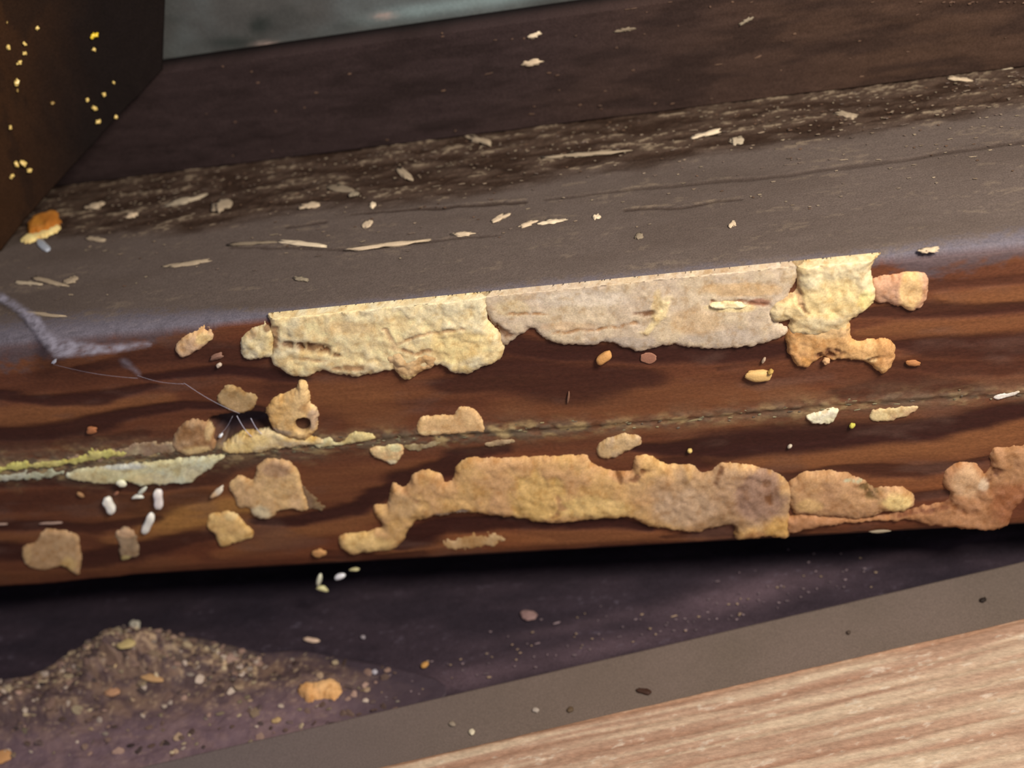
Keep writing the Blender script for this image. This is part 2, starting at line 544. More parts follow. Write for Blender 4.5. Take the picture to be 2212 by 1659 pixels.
# dark board standing at the back of the beam's top
def dark_col(T):
    px, py = proj(T)
    n = fbm(T[..., 0] * 60, T[..., 2] * 300, 5, 201); m = fbm(T[..., 0] * 20, T[..., 2] * 30, 3, 205)
    c = mix(lin(74, 58, 54), lin(96, 72, 56), sstep(900, 2100, px + 700 * (m - .5)))  # shade towards the left end is put into the board colour
    c = mix(c, lin(50, 38, 34), sstep(.55, .3, n) * .5)
    return c * (.85 + .3 * fbm(T[..., 0] * 500, T[..., 2] * 800, 3, 207))[..., None]


slab('rear_board', ((XL - .02, Y_BACK, 0.0003), (XR + .03, Y_BACK, 0.0003), (XR + .03, Y_BACK, Z_BACKTOP), (XL - .02, Y_BACK, Z_BACKTOP), (0, .009, 0)),
     None, 'dark', 500, 80, dark_col, lambda T: (fbm(T[..., 0] * 80, T[..., 2] * 300, 4, 211) - .5) * .0006)
o = bpy.data.objects['rear_board']
tag(o, 'dark brown upright board standing along the back of the dusty beam top', 'board')


# grey masonry behind
def conc_col(T):
    px, py = proj(T)
    n = fbm(T[..., 0] * 60, T[..., 2] * 60, 5, 221)
    c = mix(lin(96, 94, 90), lin(110, 114, 112), sstep(.35, .7, n))
    edge = 192 - .156 * px
    st = np.exp(-((px - 560) / 22) ** 2 - ((py - 55) / 22) ** 2) + np.exp(-((px - 500) / 60) ** 2 - ((py - 92) / 14) ** 2)
    c = mix(c, lin(52, 58, 54), np.clip(st + sstep(.6, .75, fbm(T[..., 0] * 90 + 3, T[..., 2] * 200, 4, 223)) * .3, 0, 1) * .8)
    blue = sstep(700, 900, px) * np.exp(-((edge - py - 28) / 16) ** 2)  # bluish highlight along the lower edge, put into the wall colour
    c = mix(c, lin(150, 166, 164), np.clip(blue * .8 * n * 2, 0, 1))
    sp = np.exp(-((px - 575) / 22) ** 2 - ((py - 97) / 6) ** 2) + np.exp(-((px - 830) / 20) ** 2 - ((py - 34) / 6) ** 2)
    return mix(c, lin(205, 178, 165), np.clip(sp, 0, 1))


slab('wall_back', ((XL - .05, Y_BACK + .0105, -0.01), (XR + .06, Y_BACK + .0105, -0.01), (XR + .06, Y_BACK + .0105, .12), (XL - .05, Y_BACK + .0105, .12), (0, .03, 0)),
     None, 'concrete', 300, 150, conc_col, lambda T: (fbm(T[..., 0] * 100, T[..., 2] * 100, 4, 231) - .5) * .0016)
tag(bpy.data.objects['wall_back'], 'rough grey masonry wall with dark stains above the dark rear board', 'wall', kind='structure')

# board the beam rests on, deep in the shadow
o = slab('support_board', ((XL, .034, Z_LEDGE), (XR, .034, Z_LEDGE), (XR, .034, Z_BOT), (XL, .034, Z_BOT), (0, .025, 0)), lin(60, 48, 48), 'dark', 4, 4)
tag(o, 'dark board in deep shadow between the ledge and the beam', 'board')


# ------------------------------------------------------------------ lower ledge
def ledge_col(T):
    px, py = proj(T)
    X, Y = T[..., 0], T[..., 1]
    n = fbm(X * 60, Y * 160, 5, 301); m = fbm(X * 22, Y * 60, 4, 305); k = fbm(X * 600, Y * 900, 3, 307)
    c = mix(lin(62, 52, 58), lin(80, 66, 72), sstep(.35, .7, n) * .6)
    for cx, cy, rx, ry, s in ((1600, 1290, 160, 34, .95), (1300, 1400, 260, 24, .5), (900, 1490, 250, 30, .7), (300, 1600, 330, 50, .75),
                              (2050, 1180, 200, 16, .45), (1750, 1330, 200, 12, .3), (1250, 1350, 200, 14, .35)):
        e = np.exp(-((px - cx) / rx) ** 2 - ((py + .2 * (px - cx) - cy) / ry) ** 2)
        c = mix(c, lin(122, 100, 104), np.clip(e * s * (.5 + n), 0, 1))
    c = mix(c, lin(46, 40, 48), sstep(.5, .25, m) * .6)
    c = mix(c, lin(130, 120, 130), sstep(.68, .85, k) * sstep(.5, .7, n) * .3)
    return c * (.85 + .3 * k)[..., None]


LXL, LXR = -0.30, 0.27
slab('lower_ledge', ((LXL, -0.18, Z_LEDGE), (LXR, -0.18, Z_LEDGE), (LXR, .06, Z_LEDGE), (LXL, .06, Z_LEDGE), (0, 0, -.02)),
     None, 'dark', 1000, 430, ledge_col, lambda T: (fbm(T[..., 0] * 90, T[..., 1] * 200, 5, 311) - .5) * .0009 - .0004)
tag(bpy.data.objects['lower_ledge'], 'dark purplish weathered ledge lying in shadow under the beam', 'ledge')


def reparent(o, parent, name, label=None):
    o.parent = parent
    o.location = o.location - parent.location
    o.name = name
    for k in ('category', 'group', 'label', 'kind'):
        if k in o: del o[k]
    if label: o['label'] = label
    return o


def line_pts(z, x0, x1, fn):
    return hit(x0, fn(x0), 2, z), hit(x1, fn(x1), 2, z)


edge1 = lambda x: 1562 - .2335 * (x - 700) + 4
edge2 = lambda x: 1654 - .2305 * (x - 808)
# painted grey strip lying on the ledge
ZS = Z_LEDGE + .0022
A, B = line_pts(ZS, -900, 3200, edge1)


def paint_col(T):
    px, py = proj(T)
    n = fbm(T[..., 0] * 60, T[..., 1] * 90, 4, 401); k = fbm(T[..., 0] * 300, T[..., 1] * 400, 3, 403)
    c = mix(lin(122, 112, 100), lin(134, 122, 112), n)
    c = mix(c, lin(128, 122, 126), sstep(1300, 300, px) * .5)
    return c


ZP = Z_LEDGE + .0075
D2, C2_ = line_pts(ZP, -900, 3200, edge2)
gap_ = np.array([0, .0002, 0])
o = slab('painted_strip', (np.array([D2[0], D2[1], ZS]) + gap_, np.array([C2_[0], C2_[1], ZS]) + gap_, B, A, (0, 0, -.0022)), None, 'paint', 500, 60, paint_col,
         lambda T: (fbm(T[..., 0] * 60, T[..., 1] * 60, 3, 411) - .5) * .0003)
tag(o, 'smooth grey-brown painted strip between the dark ledge and the fresh orange plank', 'strip')

# fresh wood plank, nearest the viewer
pd = _n(C2_ - D2)


def plank_col(T):
    s = T @ pd; q = (T - D2) @ np.cross(pd, [0, 0, 1.0])
    wob = (fbm(s * 18, q * 40, 4, 501) - .5) * .0035
    g = fbm(s * 22, (q + wob) * 520, 4, 505)
    r = .5 + .5 * np.sin((q + wob) * 2 * math.pi / .0046)
    k = fbm(s * 400, q * 900, 4, 507)
    c = mix(lin(190, 146, 116), lin(208, 170, 136), sstep(.4, .7, g))
    c = mix(c, lin(160, 108, 80), sstep(.55, .3, g) * .4 + r ** 5 * .3)
    c = mix(c, lin(222, 196, 168), sstep(.66, .8, k) * .4)
    d = q - q.min()
    c = mix(c, lin(196, 140, 104), sstep(.003, .0005, d) * .6)
    return c * (.86 + .28 * k)[..., None]


def plank_rel(T):
    s = T @ pd; q = (T - D2) @ np.cross(pd, [0, 0, 1.0])
    wob = (fbm(s * 18, q * 40, 4, 501) - .5) * .0035
    r = .5 + .5 * np.sin((q + wob) * 2 * math.pi / .0046)
    z = -(r ** 4) * .0005 + (fbm(s * 60, q * 500, 4, 511) - .5) * .0006 + (fbm(s * 500, q * 900, 3, 513) - .5) * .0004
    d = q - q.min()
    e = .0012 + .0012 * fbm(s * 120, s * 0, 4, 515)
    return z * .5 - .0016 * (1 - np.sqrt(np.clip(1 - (1 - np.clip(d / e, 0, 1)) ** 2, 0, 1)))


off = np.cross(pd, [0, 0, 1.0]) * .06
if off[1] > 0: off = -off
o = slab('wood_plank', (D2 + off, C2_ + off, C2_, D2, (0, 0, -.0075)), None, 'plank', 1100, 260, plank_col, plank_rel)
tag(o, 'rough sawn pinkish orange plank with parallel grain lying along the near side', 'plank')


# dark post at the left, cut at a rake
def make_post():
    G1 = hit(0, 540, 2, 0.0004); Wp = hit(352, 150, 1, Y_BACK - .0006)
    hd = Wp - G1; hd[2] = 0; hd = _n(hd)
    up = np.array([0, 0, 1.0])
    top = .075
    outline = [G1 - hd * .09, G1, Wp]
    poly = [G1 - hd * .09, G1, Wp, Wp + up * (top - Wp[2]), G1 - hd * .09 + up * top]
    # fine front sheet: columns along hd, rows between lower outline and top
    L0 = -.09; L1 = np.linalg.norm((Wp - G1)[:2])
    nx, ny = 200, 140
    s = np.linspace(L0, L1, nx); t = np.linspace(0, 1, ny)
    zlow = np.where(s < 0, 0.0004, Wp[2] * np.clip(s / L1, 0, 1) ** .92)
    S, T = np.meshgrid(s, t)
    Zz = zlow[None, :] + (top - zlow[None, :]) * T
    P = G1[None, None, :] * np.array([1, 1, 0]) + hd * S[..., None] + up * Zz[..., None]
    nn = np.cross(hd, up)
    if nn[1] > 0: nn = -nn
    n = fbm(S * 250, Zz * 90, 5, 601)
    P = P + nn * ((n - .5) * .0014)[..., None]
    P = P + hd * (.42 * np.clip(Zz - Wp[2], 0, 1) * sstep(0, L1, S))[..., None]
    px, py = proj(P)
    c = mix(lin(36, 27, 23), lin(78, 50, 28), sstep(230, -60, px + 90 * (n - .5)))
    c = mix(c, lin(34, 26, 22), sstep(.5, .3, n) * .5)
    V = P.reshape(-1, 3); Cc = c.reshape(-1, 3); Fa = grid_faces(ny, nx)
    back = V + np.array([-.02, .0, 0])
    back[:, 1] = np.minimum(back[:, 1], Y_BACK - .0005)
    V2, F2, C2 = close_sheet(V, Fa, Cc, back)
    o = link('dark_post', V2, F2, C2, 'dark')
    tag(o, 'dark blackish brown raked post rising from the dusty top, sprinkled with yellow crystals', 'post')
    return G1, hd, nn


G1, HD, PN = make_post()


def on_post(px, py):
    r = ray(px, py); t = ((G1 - CAM) @ PN) / (r @ PN)
    return CAM + r * t


# ------------------------------------------------------------------ crusty deposits
def relief(name, poly, base, Hpx, w, c0, c1, label, cat='deposit', step=3.0, cell=34, rough=.35, patches=(), holes=(), seed=0,
           jag=4, group=None, mat='crust', creases=(), parent=None, kind=None, cellamp=.45, sm=4, lift=0.0):
    """a crusted lump with its own thickness, its outline on a base surface following the photo"""
    Hpx = Hpx * .62; rough = rough * .75; cellamp = cellamp * .8
    creases = [([(p_[0], p_[1], p_[2] * 1.5) for p_ in a], b_, c_ * .45) for a, b_, c_ in creases]
    if base == 'front':                     # crusts that reach the top edge wrap up to it
        poly = [(a, b - 18) if -20 < b - lip_y(a) < 13 else (a, b) for a, b in poly]
    pl = smooth_poly(poly, sm) if sm > 1 else np.asarray(poly, float)
    x0, y0 = pl.min(0) - 8; x1, y1 = pl.max(0) + 8
    xs = np.arange(x0, x1 + step, step); ys = np.arange(y0, y1 + step, step)
    x, y = np.meshgrid(xs, ys)
    d = sdf(pl, x, y) + (fbm(x / 14, y / 14, 4, seed + 1) - .5) * jag * 2.2 + (fbm(x / 5, y / 5, 2, seed + 6) - .5) * jag * .9
    t = np.clip(d / w, 0, 1)
    dome = np.sqrt(np.clip(1 - (1 - t) ** 2, 0, 1))
    cl = cells(x / cell + (fbm(x / 20, y / 20, 2, seed + 7) - .5) * .9, y / cell * 1.15 + (fbm(x / 20, y / 20, 2, seed + 8) - .5) * .9, seed)
    n = fbm(x / 22, y / 22, 5, seed + 2)
    h = Hpx * dome * (1 - cellamp + cellamp * cl + (n - .5) * rough * 2)
    h = np.where(d > 0, h, np.maximum(d * 1.2, -9))
    big = fbm(x / 70, y / 55, 4, seed + 3)
    c = mix(c0, c1, sstep(.38, .66, big * .6 + n * .4))
    for cx, cy, rx, ry, col, s in patches:
        e = np.hypot((x - cx) / rx, (y - cy) / ry) + (n - .5) * .7
        c = mix(c, col, s * (1 - sstep(.65, 1.15, e)))
    for pts, col, dep in creases:
        q = pline(pts, x, y + (n - .5) * 14)
        k = (1 - sstep(.3, 1.5, q)) * (.45 + .9 * sstep(.35, .6, fbm(x / 10, y / 10, 3, seed + 12)))
        k = np.clip(k, 0, 1)
        h = h - dep * k * (d > 0)
        c = mix(c, col, k * .85)
    for cx, cy, rr, dep in holes:
        e = np.hypot(x - cx, y - cy) + (n - .5) * 5
        k = sstep(rr + 3, rr - 4, e)
        h = h * (1 - k) + (-dep) * k
        c = mix(c, lin(70, 46, 38), k)
    mot = fbm(x / 13, y / 11, 5, seed + 21)
    thin = np.clip(1 - d / (w * .55), 0, 1) * sstep(.35, .62, fbm(x / 9, y / 9, 3, seed + 22))
    c = mix(c, c * np.array([.74, .62, .48]), np.clip(sstep(.56, .74, mot) * .55 + thin * .5, 0, 1))
    c = mix(c, np.minimum(c * 1.14 + .02, .95), sstep(.46, .3, mot) * .7)
    c = c * (.86 + .28 * fbm(x / 4, y / 4, 3, seed + 4))[..., None]
    P0 = hit(x, y, AX[base], LEVEL[base]) + NRM[base] * lift
    P = P0 + NRM[base] * (h * PX)[..., None]
    if base == 'front':
        P[..., 2] = np.minimum(P[..., 2], .0003); P0[..., 2] = np.minimum(P0[..., 2], .0003)
    B = P0 - NRM[base] * (12 * PX + sum(hh[3] for hh in holes) * PX)
    keep = d > -step * 2.2
    Fa = grid_faces(*x.shape)
    kf = keep.ravel()[Fa].all(1)
    Fa = Fa[kf]
    if base in ('front', 'back', 'ledge', 'top'):
        Fa = Fa[:, ::-1]
    used = np.unique(Fa); remap = -np.ones(x.size, int); remap[used] = np.arange(len(used))
    Fa = remap[Fa]
    V, Fl, C = close_sheet(P.reshape(-1, 3)[used], Fa, c.reshape(-1, 3)[used], B.reshape(-1, 3)[used])
    o = link(name, V, Fl, C, mat, parent)
    if parent is None:
        tag(o, label, cat, group, kind)
    elif label:
        o['label'] = label
    return o


CREAM, CREAM2, TAN, TAN2, OCHRE = lin(242, 214, 154), lin(232, 214, 168), lin(214, 176, 124), lin(196, 158, 112), lin(178, 132, 86)
YEL, PALE, GREYP = lin(240, 208, 138), lin(222, 204, 176), lin(176, 160, 142)
BROWN = lin(120, 78, 46)
UP = 'crusts under the beam edge'

A1 = relief('crusty_deposit', [(582, 694), (602, 682), (700, 671), (820, 659), (920, 648), (1040, 642), (1052, 655), (1055, 690), (1078, 718), (1088, 745), (1076, 775), (1040, 792), (1010, 804), (976, 803), (950, 785), (905, 795), (860, 795), (820, 801), (780, 809), (738, 806), (695, 800), (662, 812), (622, 806), (600, 790), (586, 770), (590, 735)],
       'front', 26, 24, CREAM, CREAM2, 'large bright cream lobed crust hanging under the beam edge, with small brown pits', seed=3, cell=42,
       patches=[(985, 735, 70, 42, YEL, .75), (640, 775, 50, 26, YEL, .3), (760, 700, 60, 14, TAN, .4), (930, 765, 26, 20, TAN, .3), (1000, 790, 30, 10, YEL, .7)],
       creases=[([(625, 738, 4), (650, 740, 6)], BROWN, 9), ([(672, 742, 6), (690, 744, 6)], BROWN, 12), ([(700, 745, 3), (728, 758, 3)], BROWN, 8),
                ([(835, 705, 2), (855, 740, 2)], TAN2, 6), ([(860, 735, 2), (930, 712, 2), (1000, 705, 2)], TAN2, 6), ([(850, 742, 2.5), (900, 758, 2.5), (925, 750, 2.5)], OCHRE, 6),
                ([(735, 790, 4), (775, 788, 5)], OCHRE, 6), ([(596, 700, 2), (592, 745, 3)], OCHRE, 8), ([(700, 770, 2), (640, 765, 2)], TAN2, 4)])
o = relief('crusty_deposit', [(832, 770), (845, 752), (870, 750), (885, 765), (905, 752), (940, 750), (948, 778), (925, 795), (905, 803), (885, 817), (868, 812), (852, 795)],
       'front', 30, 20, lin(206, 164, 110), lin(216, 180, 128), 'tan rounded knob pressed into the lower edge of the large cream crust', seed=9, cell=30, step=2.2,
       patches=[(885, 810, 22, 9, YEL, .7)])
reparent(o, A1, 'knob', 'tan rounded knob')
o = relief('crusty_deposit', [(520, 745), (528, 722), (550, 708), (575, 702), (590, 712), (592, 745), (590, 768), (560, 772), (534, 776), (524, 762)],
       'front', 20, 18, CREAM2, lin(226, 200, 140), 'small pale cream lump at the west end of the large cream crust', seed=14, cell=26, step=2.2,
       patches=[(545, 716, 14, 12, TAN2, .6), (580, 705, 12, 8, BROWN, .8)])
reparent(o, A1, 'end_lump')
relief('crusty_deposit', [(1046, 648), (1105, 632), (1250, 618), (1400, 601), (1560, 588), (1725, 574), (1700, 640), (1672, 665), (1680, 695), (1704, 712), (1690, 727), (1650, 742), (1600, 749), (1540, 752), (1495, 750), (1470, 744), (1420, 747), (1382, 757), (1345, 747), (1310, 738), (1272, 746), (1200, 739), (1166, 722), (1150, 708), (1124, 722), (1096, 742), (1082, 735), (1080, 712), (1056, 690)],
       'front', 15, 16, lin(206, 182, 150), lin(214, 190, 152), 'long flat beige crust plate stretched along the beam edge', seed=21, cell=60, rough=.3, cellamp=.25,
       patches=[(1260, 640, 120, 20, PALE, .6), (1420, 660, 14, 40, YEL, .5), (1110, 660, 40, 20, CREAM, .4), (1560, 725, 100, 18, GREYP, .5), (1350, 735, 80, 12, GREYP, .5),
                (1600, 620, 90, 16, TAN, .8), (1500, 690, 70, 30, TAN, .5), (1580, 660, 60, 10, CREAM, .9), (1640, 648, 26, 8, lin(160, 104, 76), .8), (1230, 700, 60, 12, lin(220, 170, 110), .3)],
       creases=[([(1440, 640, 3), (1425, 680, 4), (1395, 712, 3)], CREAM, -8), ([(1300, 705, 2), (1370, 695, 2)], OCHRE, 4), ([(1385, 675, 4), (1400, 670, 4)], BROWN, 5),
                ([(1100, 672, 2), (1180, 676, 2)], OCHRE, 4), ([(1060, 690, 3), (1085, 712, 4), (1095, 720, 4)], BROWN, 9), ([(1540, 648, 1.5), (1610, 645, 2.5), (1650, 655, 3)], lin(150, 100, 70), 7),
                ([(1200, 715, 2), (1290, 706, 2)], OCHRE, 4)])
relief('wood_sliver', [(1530, 653), (1560, 645), (1600, 648), (1618, 657), (1590, 664), (1550, 664)], 'front', 26, 9, CREAM, CREAM2,
       'narrow bright cream sliver stuck across the flat beige crust plate', cat='sliver', seed=24, cell=30, step=1.8, jag=2)
A3 = relief('crusty_deposit', [(1722, 573), (1800, 566), (1893, 556), (1880, 580), (1884, 600), (1894, 625), (1886, 650), (1862, 672), (1835, 690), (1830, 712), (1780, 722), (1720, 722), (1705, 712), (1703, 690), (1672, 692), (1660, 665), (1688, 640), (1720, 622)],
       'front', 30, 30, lin(230, 200, 142), lin(226, 204, 156), 'thick bright yellow cream crust with an orange tan lobe hanging below it', seed=31, cell=48, cellamp=.3,
       patches=[(1790, 640, 90, 50, YEL, .5), (1750, 600, 26, 22, CREAM2, .6), (1870, 640, 20, 30, lin(250, 226, 140), .6)],
       creases=[([(1730, 650, 2), (1740, 665, 2)], BROWN, 6), ([(1725, 625, 2), (1690, 645, 2)], TAN2, 6), ([(1730, 650, 2), (1720, 610, 2)], TAN2, 6)])
o = relief('crusty_deposit', [(1698, 722), (1712, 706), (1760, 690), (1830, 694), (1834, 718), (1848, 736), (1880, 733), (1920, 736), (1934, 752), (1928, 778), (1918, 800), (1898, 800), (1868, 780), (1828, 772), (1800, 775), (1784, 768), (1765, 772), (1752, 784), (1742, 792), (1718, 785), (1704, 762)],
       'front', 22, 16, lin(214, 166, 106), lin(200, 148, 92), 'orange tan knobbly crust hanging below the bright yellow cream one', seed=41, cell=34, step=2.5,
       patches=[(1790, 708, 60, 18, lin(220, 184, 130), .7), (1905, 790, 20, 10, lin(226, 178, 116), .7), (1880, 770, 14, 6, CREAM, .4), (1740, 775, 16, 14, lin(210, 150, 80), .6)],
       creases=[([(1775, 762, 5), (1790, 756, 7)], lin(110, 66, 48), 14), ([(1860, 775, 2), (1890, 765, 2)], BROWN, 6)])
reparent(o, A3, 'hanging_lobe', 'orange tan knobbly lobe')
relief('crusty_deposit', [(1884, 604), (1930, 592), (1965, 586), (1995, 590), (2004, 606), (2002, 635), (1988, 662), (1966, 672), (1945, 662), (1912, 652), (1888, 644)],
       'front', 20, 20, lin(206, 160, 124), lin(196, 146, 108), 'small pinkish tan lump adjoining the bright yellow cream crust, beneath the dusty edge', seed=47, cell=40, step=2.5,
       patches=[(1966, 622, 30, 42, lin(232, 190, 126), .85), (1960, 655, 14, 12, lin(236, 196, 130), .5)])
relief('wood_chip', [(378, 750), (398, 728), (425, 716), (456, 713), (460, 726), (438, 748), (412, 765), (392, 770)], 'front', 16, 10, lin(232, 186, 128), lin(214, 176, 136),
       'lone orange cream chip lodged beneath the dusty edge beside the cobweb', cat='chip', seed=50, cell=60, step=2, patches=[(440, 728, 18, 12, YEL, .6)])
A7 = relief('crusty_deposit', [(576, 880), (596, 856), (636, 842), (646, 822), (662, 826), (670, 850), (668, 868), (684, 880), (688, 905), (680, 930), (665, 946), (640, 945), (615, 935), (592, 925), (584, 905)],
       'front', 24, 16, lin(222, 174, 104), lin(228, 190, 130), 'orange cream clump with a round dark burrow hole in it', seed=55, cell=44, step=2,
       patches=[(678, 900, 14, 26, lin(186, 158, 132), .7), (660, 875, 16, 10, OCHRE, .5), (600, 930, 30, 10, GREYP, .6)], holes=[(655, 912, 16, 16)])
relief('crusty_deposit', [(372, 962), (378, 935), (395, 915), (420, 905), (446, 912), (460, 935), (464, 968), (440, 978), (410, 982), (385, 976)],
       'front', 16, 14, lin(168, 126, 84), lin(186, 150, 108), 'dull brown clump on the near rim of the torn pit', seed=58, cell=22, step=2.2,
       patches=[(425, 970, 36, 14, lin(222, 190, 130), .9), (400, 930, 20, 20, lin(150, 108, 68), .6), (452, 930, 8, 20, CREAM, .4)])
relief('crusty_deposit', [(482, 966), (500, 950), (528, 940), (560, 934), (600, 932), (640, 944), (690, 945), (700, 955), (650, 964), (600, 968), (560, 974), (520, 978), (490, 978)],
       'front', 16, 10, lin(228, 194, 120), lin(220, 196, 146), 'low cream crust on the joint line in front of the torn pit', seed=61, cell=26, step=2,
       patches=[(508, 962, 22, 12, YEL, .9), (560, 950, 26, 12, YEL, .5), (640, 955, 40, 8, GREYP, .5)])
relief('crusty_deposit', [(668, 955), (690, 945), (716, 944), (730, 955), (745, 944), (775, 932), (800, 934), (812, 946), (790, 952), (740, 960), (690, 965)],
       'front', 12, 8, lin(216, 192, 128), lin(206, 196, 150), 'short two-humped cream crust on the joint line past the holed clump', seed=63, cell=20, step=2)
relief('crusty_deposit', [(902, 934), (908, 902), (940, 898), (978, 895), (992, 880), (1012, 880), (1034, 896), (1050, 928), (1010, 934), (960, 938), (925, 940)],
       'front', 10, 9, lin(218, 176, 122), lin(224, 184, 126), 'smooth tan flake shaped like a low roof standing on the joint line', seed=66, cell=80, step=2.2, cellamp=.15, jag=3,
       patches=[(925, 932, 30, 6, CREAM, .5)])
relief('crusty_deposit', [(800, 968), (830, 962), (846, 956), (868, 958), (873, 972), (864, 988), (848, 1002), (832, 996), (808, 988)],
       'front', 14, 9, lin(226, 184, 130), lin(214, 196, 140), 'small cream wedge hanging just below the joint line', seed=69, cell=24, step=1.8,
       patches=[(848, 996, 14, 8, CREAM2, .9), (855, 964, 14, 8, lin(196, 200, 150), .6)])
relief('crusty_deposit', [(140, 1024), (170, 1012), (240, 1004), (300, 998), (370, 992), (440, 985), (484, 984), (460, 1008), (425, 1030), (405, 1042), (350, 1045), (300, 1047), (270, 1040), (235, 1044), (190, 1040), (155, 1034)],
       'front', 14, 9, lin(216, 204, 152), lin(212, 210, 176), 'long pale yellow crust below the joint line above the white grains', seed=72, cell=34, step=2.2, cellamp=.35,
       patches=[(190, 1026, 50, 12, lin(226, 206, 148), .6), (330, 1030, 60, 14, YEL, .35), (420, 1020, 24, 20, lin(200, 186, 150), .5), (260, 1004, 60, 7, lin(200, 204, 200), .6)])
relief('crusty_deposit', [(-120, 1018), (-40, 1006), (0, 1002), (60, 998), (130, 992), (190, 984), (200, 972), (260, 972), (268, 982), (200, 994), (130, 1004), (50, 1012), (-20, 1020)],
       'front', 12, 6, lin(206, 196, 110), lin(196, 180, 110), 'thin yellow green crusty ridge above the joint line reaching the picture edge', seed=75, cell=16, step=2.2, jag=7)
bpy.data.objects[-1]['label'] = 'thin yellow green crusty ridge running just above the joint line'
relief('crusty_deposit', [(-120, 1036), (-20, 1026), (60, 1018), (110, 1014), (140, 1020), (90, 1034), (20, 1038), (-60, 1046)],
       'front', 8, 6, lin(186, 184, 150), lin(200, 196, 170), 'thin greyish white crusty ridge just below the joint line', seed=78, cell=18, step=2.2, jag=7)
relief('crusty_deposit', [(494, 1050), (506, 1032), (526, 1028), (546, 1036), (556, 1008), (572, 994), (600, 990), (630, 1000), (646, 1022), (656, 1060), (668, 1095), (652, 1102), (628, 1098), (604, 1102), (588, 1116), (568, 1120), (546, 1108), (540, 1096), (518, 1094), (506, 1072)],
       'front', 16, 12, lin(222, 182, 124), lin(208, 168, 118), 'broad tan crust patch with a pointed shard touching it, below the joint line', seed=81, cell=34, step=2.4,
       patches=[(566, 1102, 26, 18, lin(226, 206, 160), .9), (600, 1010, 36, 18, lin(170, 132, 100), .7), (640, 1080, 14, 24, lin(232, 190, 140), .5)])
relief('crusty_deposit', [(448, 1130), (455, 1110), (480, 1104), (508, 1108), (520, 1122), (546, 1148), (538, 1166), (510, 1170), (484, 1179), (472, 1170), (466, 1152), (452, 1142)],
       'front', 14, 10, lin(230, 190, 120), lin(222, 178, 112), 'small golden tan crust patch on the light grain streak', seed=84, cell=26, step=2.2,
       patches=[(500, 1112, 16, 8, CREAM, .5)])
relief('crusty_deposit', [(48, 1192), (56, 1178), (78, 1172), (88, 1150), (112, 1144), (150, 1150), (170, 1158), (173, 1190), (170, 1238), (152, 1230), (140, 1222), (100, 1230), (70, 1228), (56, 1215)],
       'front', 11, 9, lin(190, 150, 104), lin(198, 160, 114), 'squarish tan crust patch near the lower edge of the beam', seed=87, cell=60, step=2.4, cellamp=.2, jag=3,
       patches=[(150, 1215, 18, 20, lin(224, 186, 118), .8), (60, 1195, 10, 20, lin(214, 176, 116), .5)])
relief('crusty_deposit', [(248, 1152), (262, 1142), (282, 1142), (298, 1154), (297, 1178), (298, 1200), (282, 1206), (262, 1208), (258, 1180)],
       'front', 10, 8, lin(150, 126, 96), lin(168, 140, 106), 'narrow greyish upright crust patch beside the squarish one', seed=90, cell=30, step=2, patches=[(272, 1150, 22, 9, lin(216, 176, 134), .9), (276, 1203, 16, 8, lin(206, 186, 116), .7)])
big_l = [(733, 1172), (738, 1156), (756, 1150), (790, 1147), (826, 1136), (818, 1118), (808, 1100), (816, 1092), (836, 1090), (846, 1062), (850, 1046), (872, 1052), (884, 1044), (890, 1028), (905, 1019), (930, 1018), (948, 1026), (960, 1040), (982, 1032), (986, 1008), (1000, 994), (1030, 990), (1100, 988), (1180, 985), (1258, 983), (1275, 996), (1300, 1012), (1340, 1020), (1366, 1012), (1372, 988), (1390, 984), (1414, 990), (1436, 1004), (1470, 1006), (1500, 1010), (1516, 1024), (1545, 1012), (1562, 998), (1600, 1000), (1650, 1010), (1680, 1024), (1700, 1042), (1712, 1060), (1704, 1100), (1706, 1130), (1702, 1158), (1660, 1155), (1620, 1162), (1590, 1162), (1588, 1136), (1564, 1132), (1530, 1142), (1500, 1146), (1450, 1142), (1404, 1136), (1372, 1120), (1340, 1116), (1260, 1122), (1180, 1128), (1120, 1117), (1040, 1108), (1000, 1105), (930, 1115), (900, 1124), (882, 1142), (868, 1168), (842, 1188), (806, 1190), (764, 1195), (744, 1186)]
A17 = relief('crusty_deposit', big_l, 'front', 24, 22, lin(212, 168, 106), lin(206, 160, 108), 'very long winding tan crust tube covering the lower half of the beam front', seed=101, cell=46, sm=3, step=3,
       patches=[(1170, 1070, 70, 60, lin(222, 182, 108), .7), (1290, 1090, 80, 26, lin(226, 190, 120), .7), (790, 1168, 60, 24, lin(232, 194, 124), .8), (1560, 1070, 190, 75, lin(172, 140, 108), .7), (1480, 1085, 70, 40, lin(200, 168, 132), .6),
                (870, 1085, 40, 30, lin(188, 154, 112), .5), (1640, 1060, 60, 60, lin(150, 116, 96), .75), (1560, 1130, 60, 26, lin(150, 116, 80), .6), (1680, 1135, 30, 26, lin(206, 160, 88), .7), (1630, 1150, 30, 12, lin(150, 96, 56), .6), (1345, 1020, 30, 16, lin(200, 150, 110), .6)],
       creases=[([(1200, 1060, 2), (1215, 1090, 3), (1195, 1112, 2)], OCHRE, 6), ([(1330, 1012, 2), (1345, 1035, 3)], BROWN, 6), ([(880, 1060, 2), (900, 1075, 2)], OCHRE, 4), ([(950, 1105, 2), (1000, 1100, 3)], GREYP, 4),
                ([(1560, 1005, 2), (1545, 1040, 2)], BROWN, 5), ([(1655, 1030, 2), (1660, 1080, 2)], BROWN, 5), ([(1370, 1030, 3), (1390, 1010, 3)], lin(130, 84, 54), 8)])
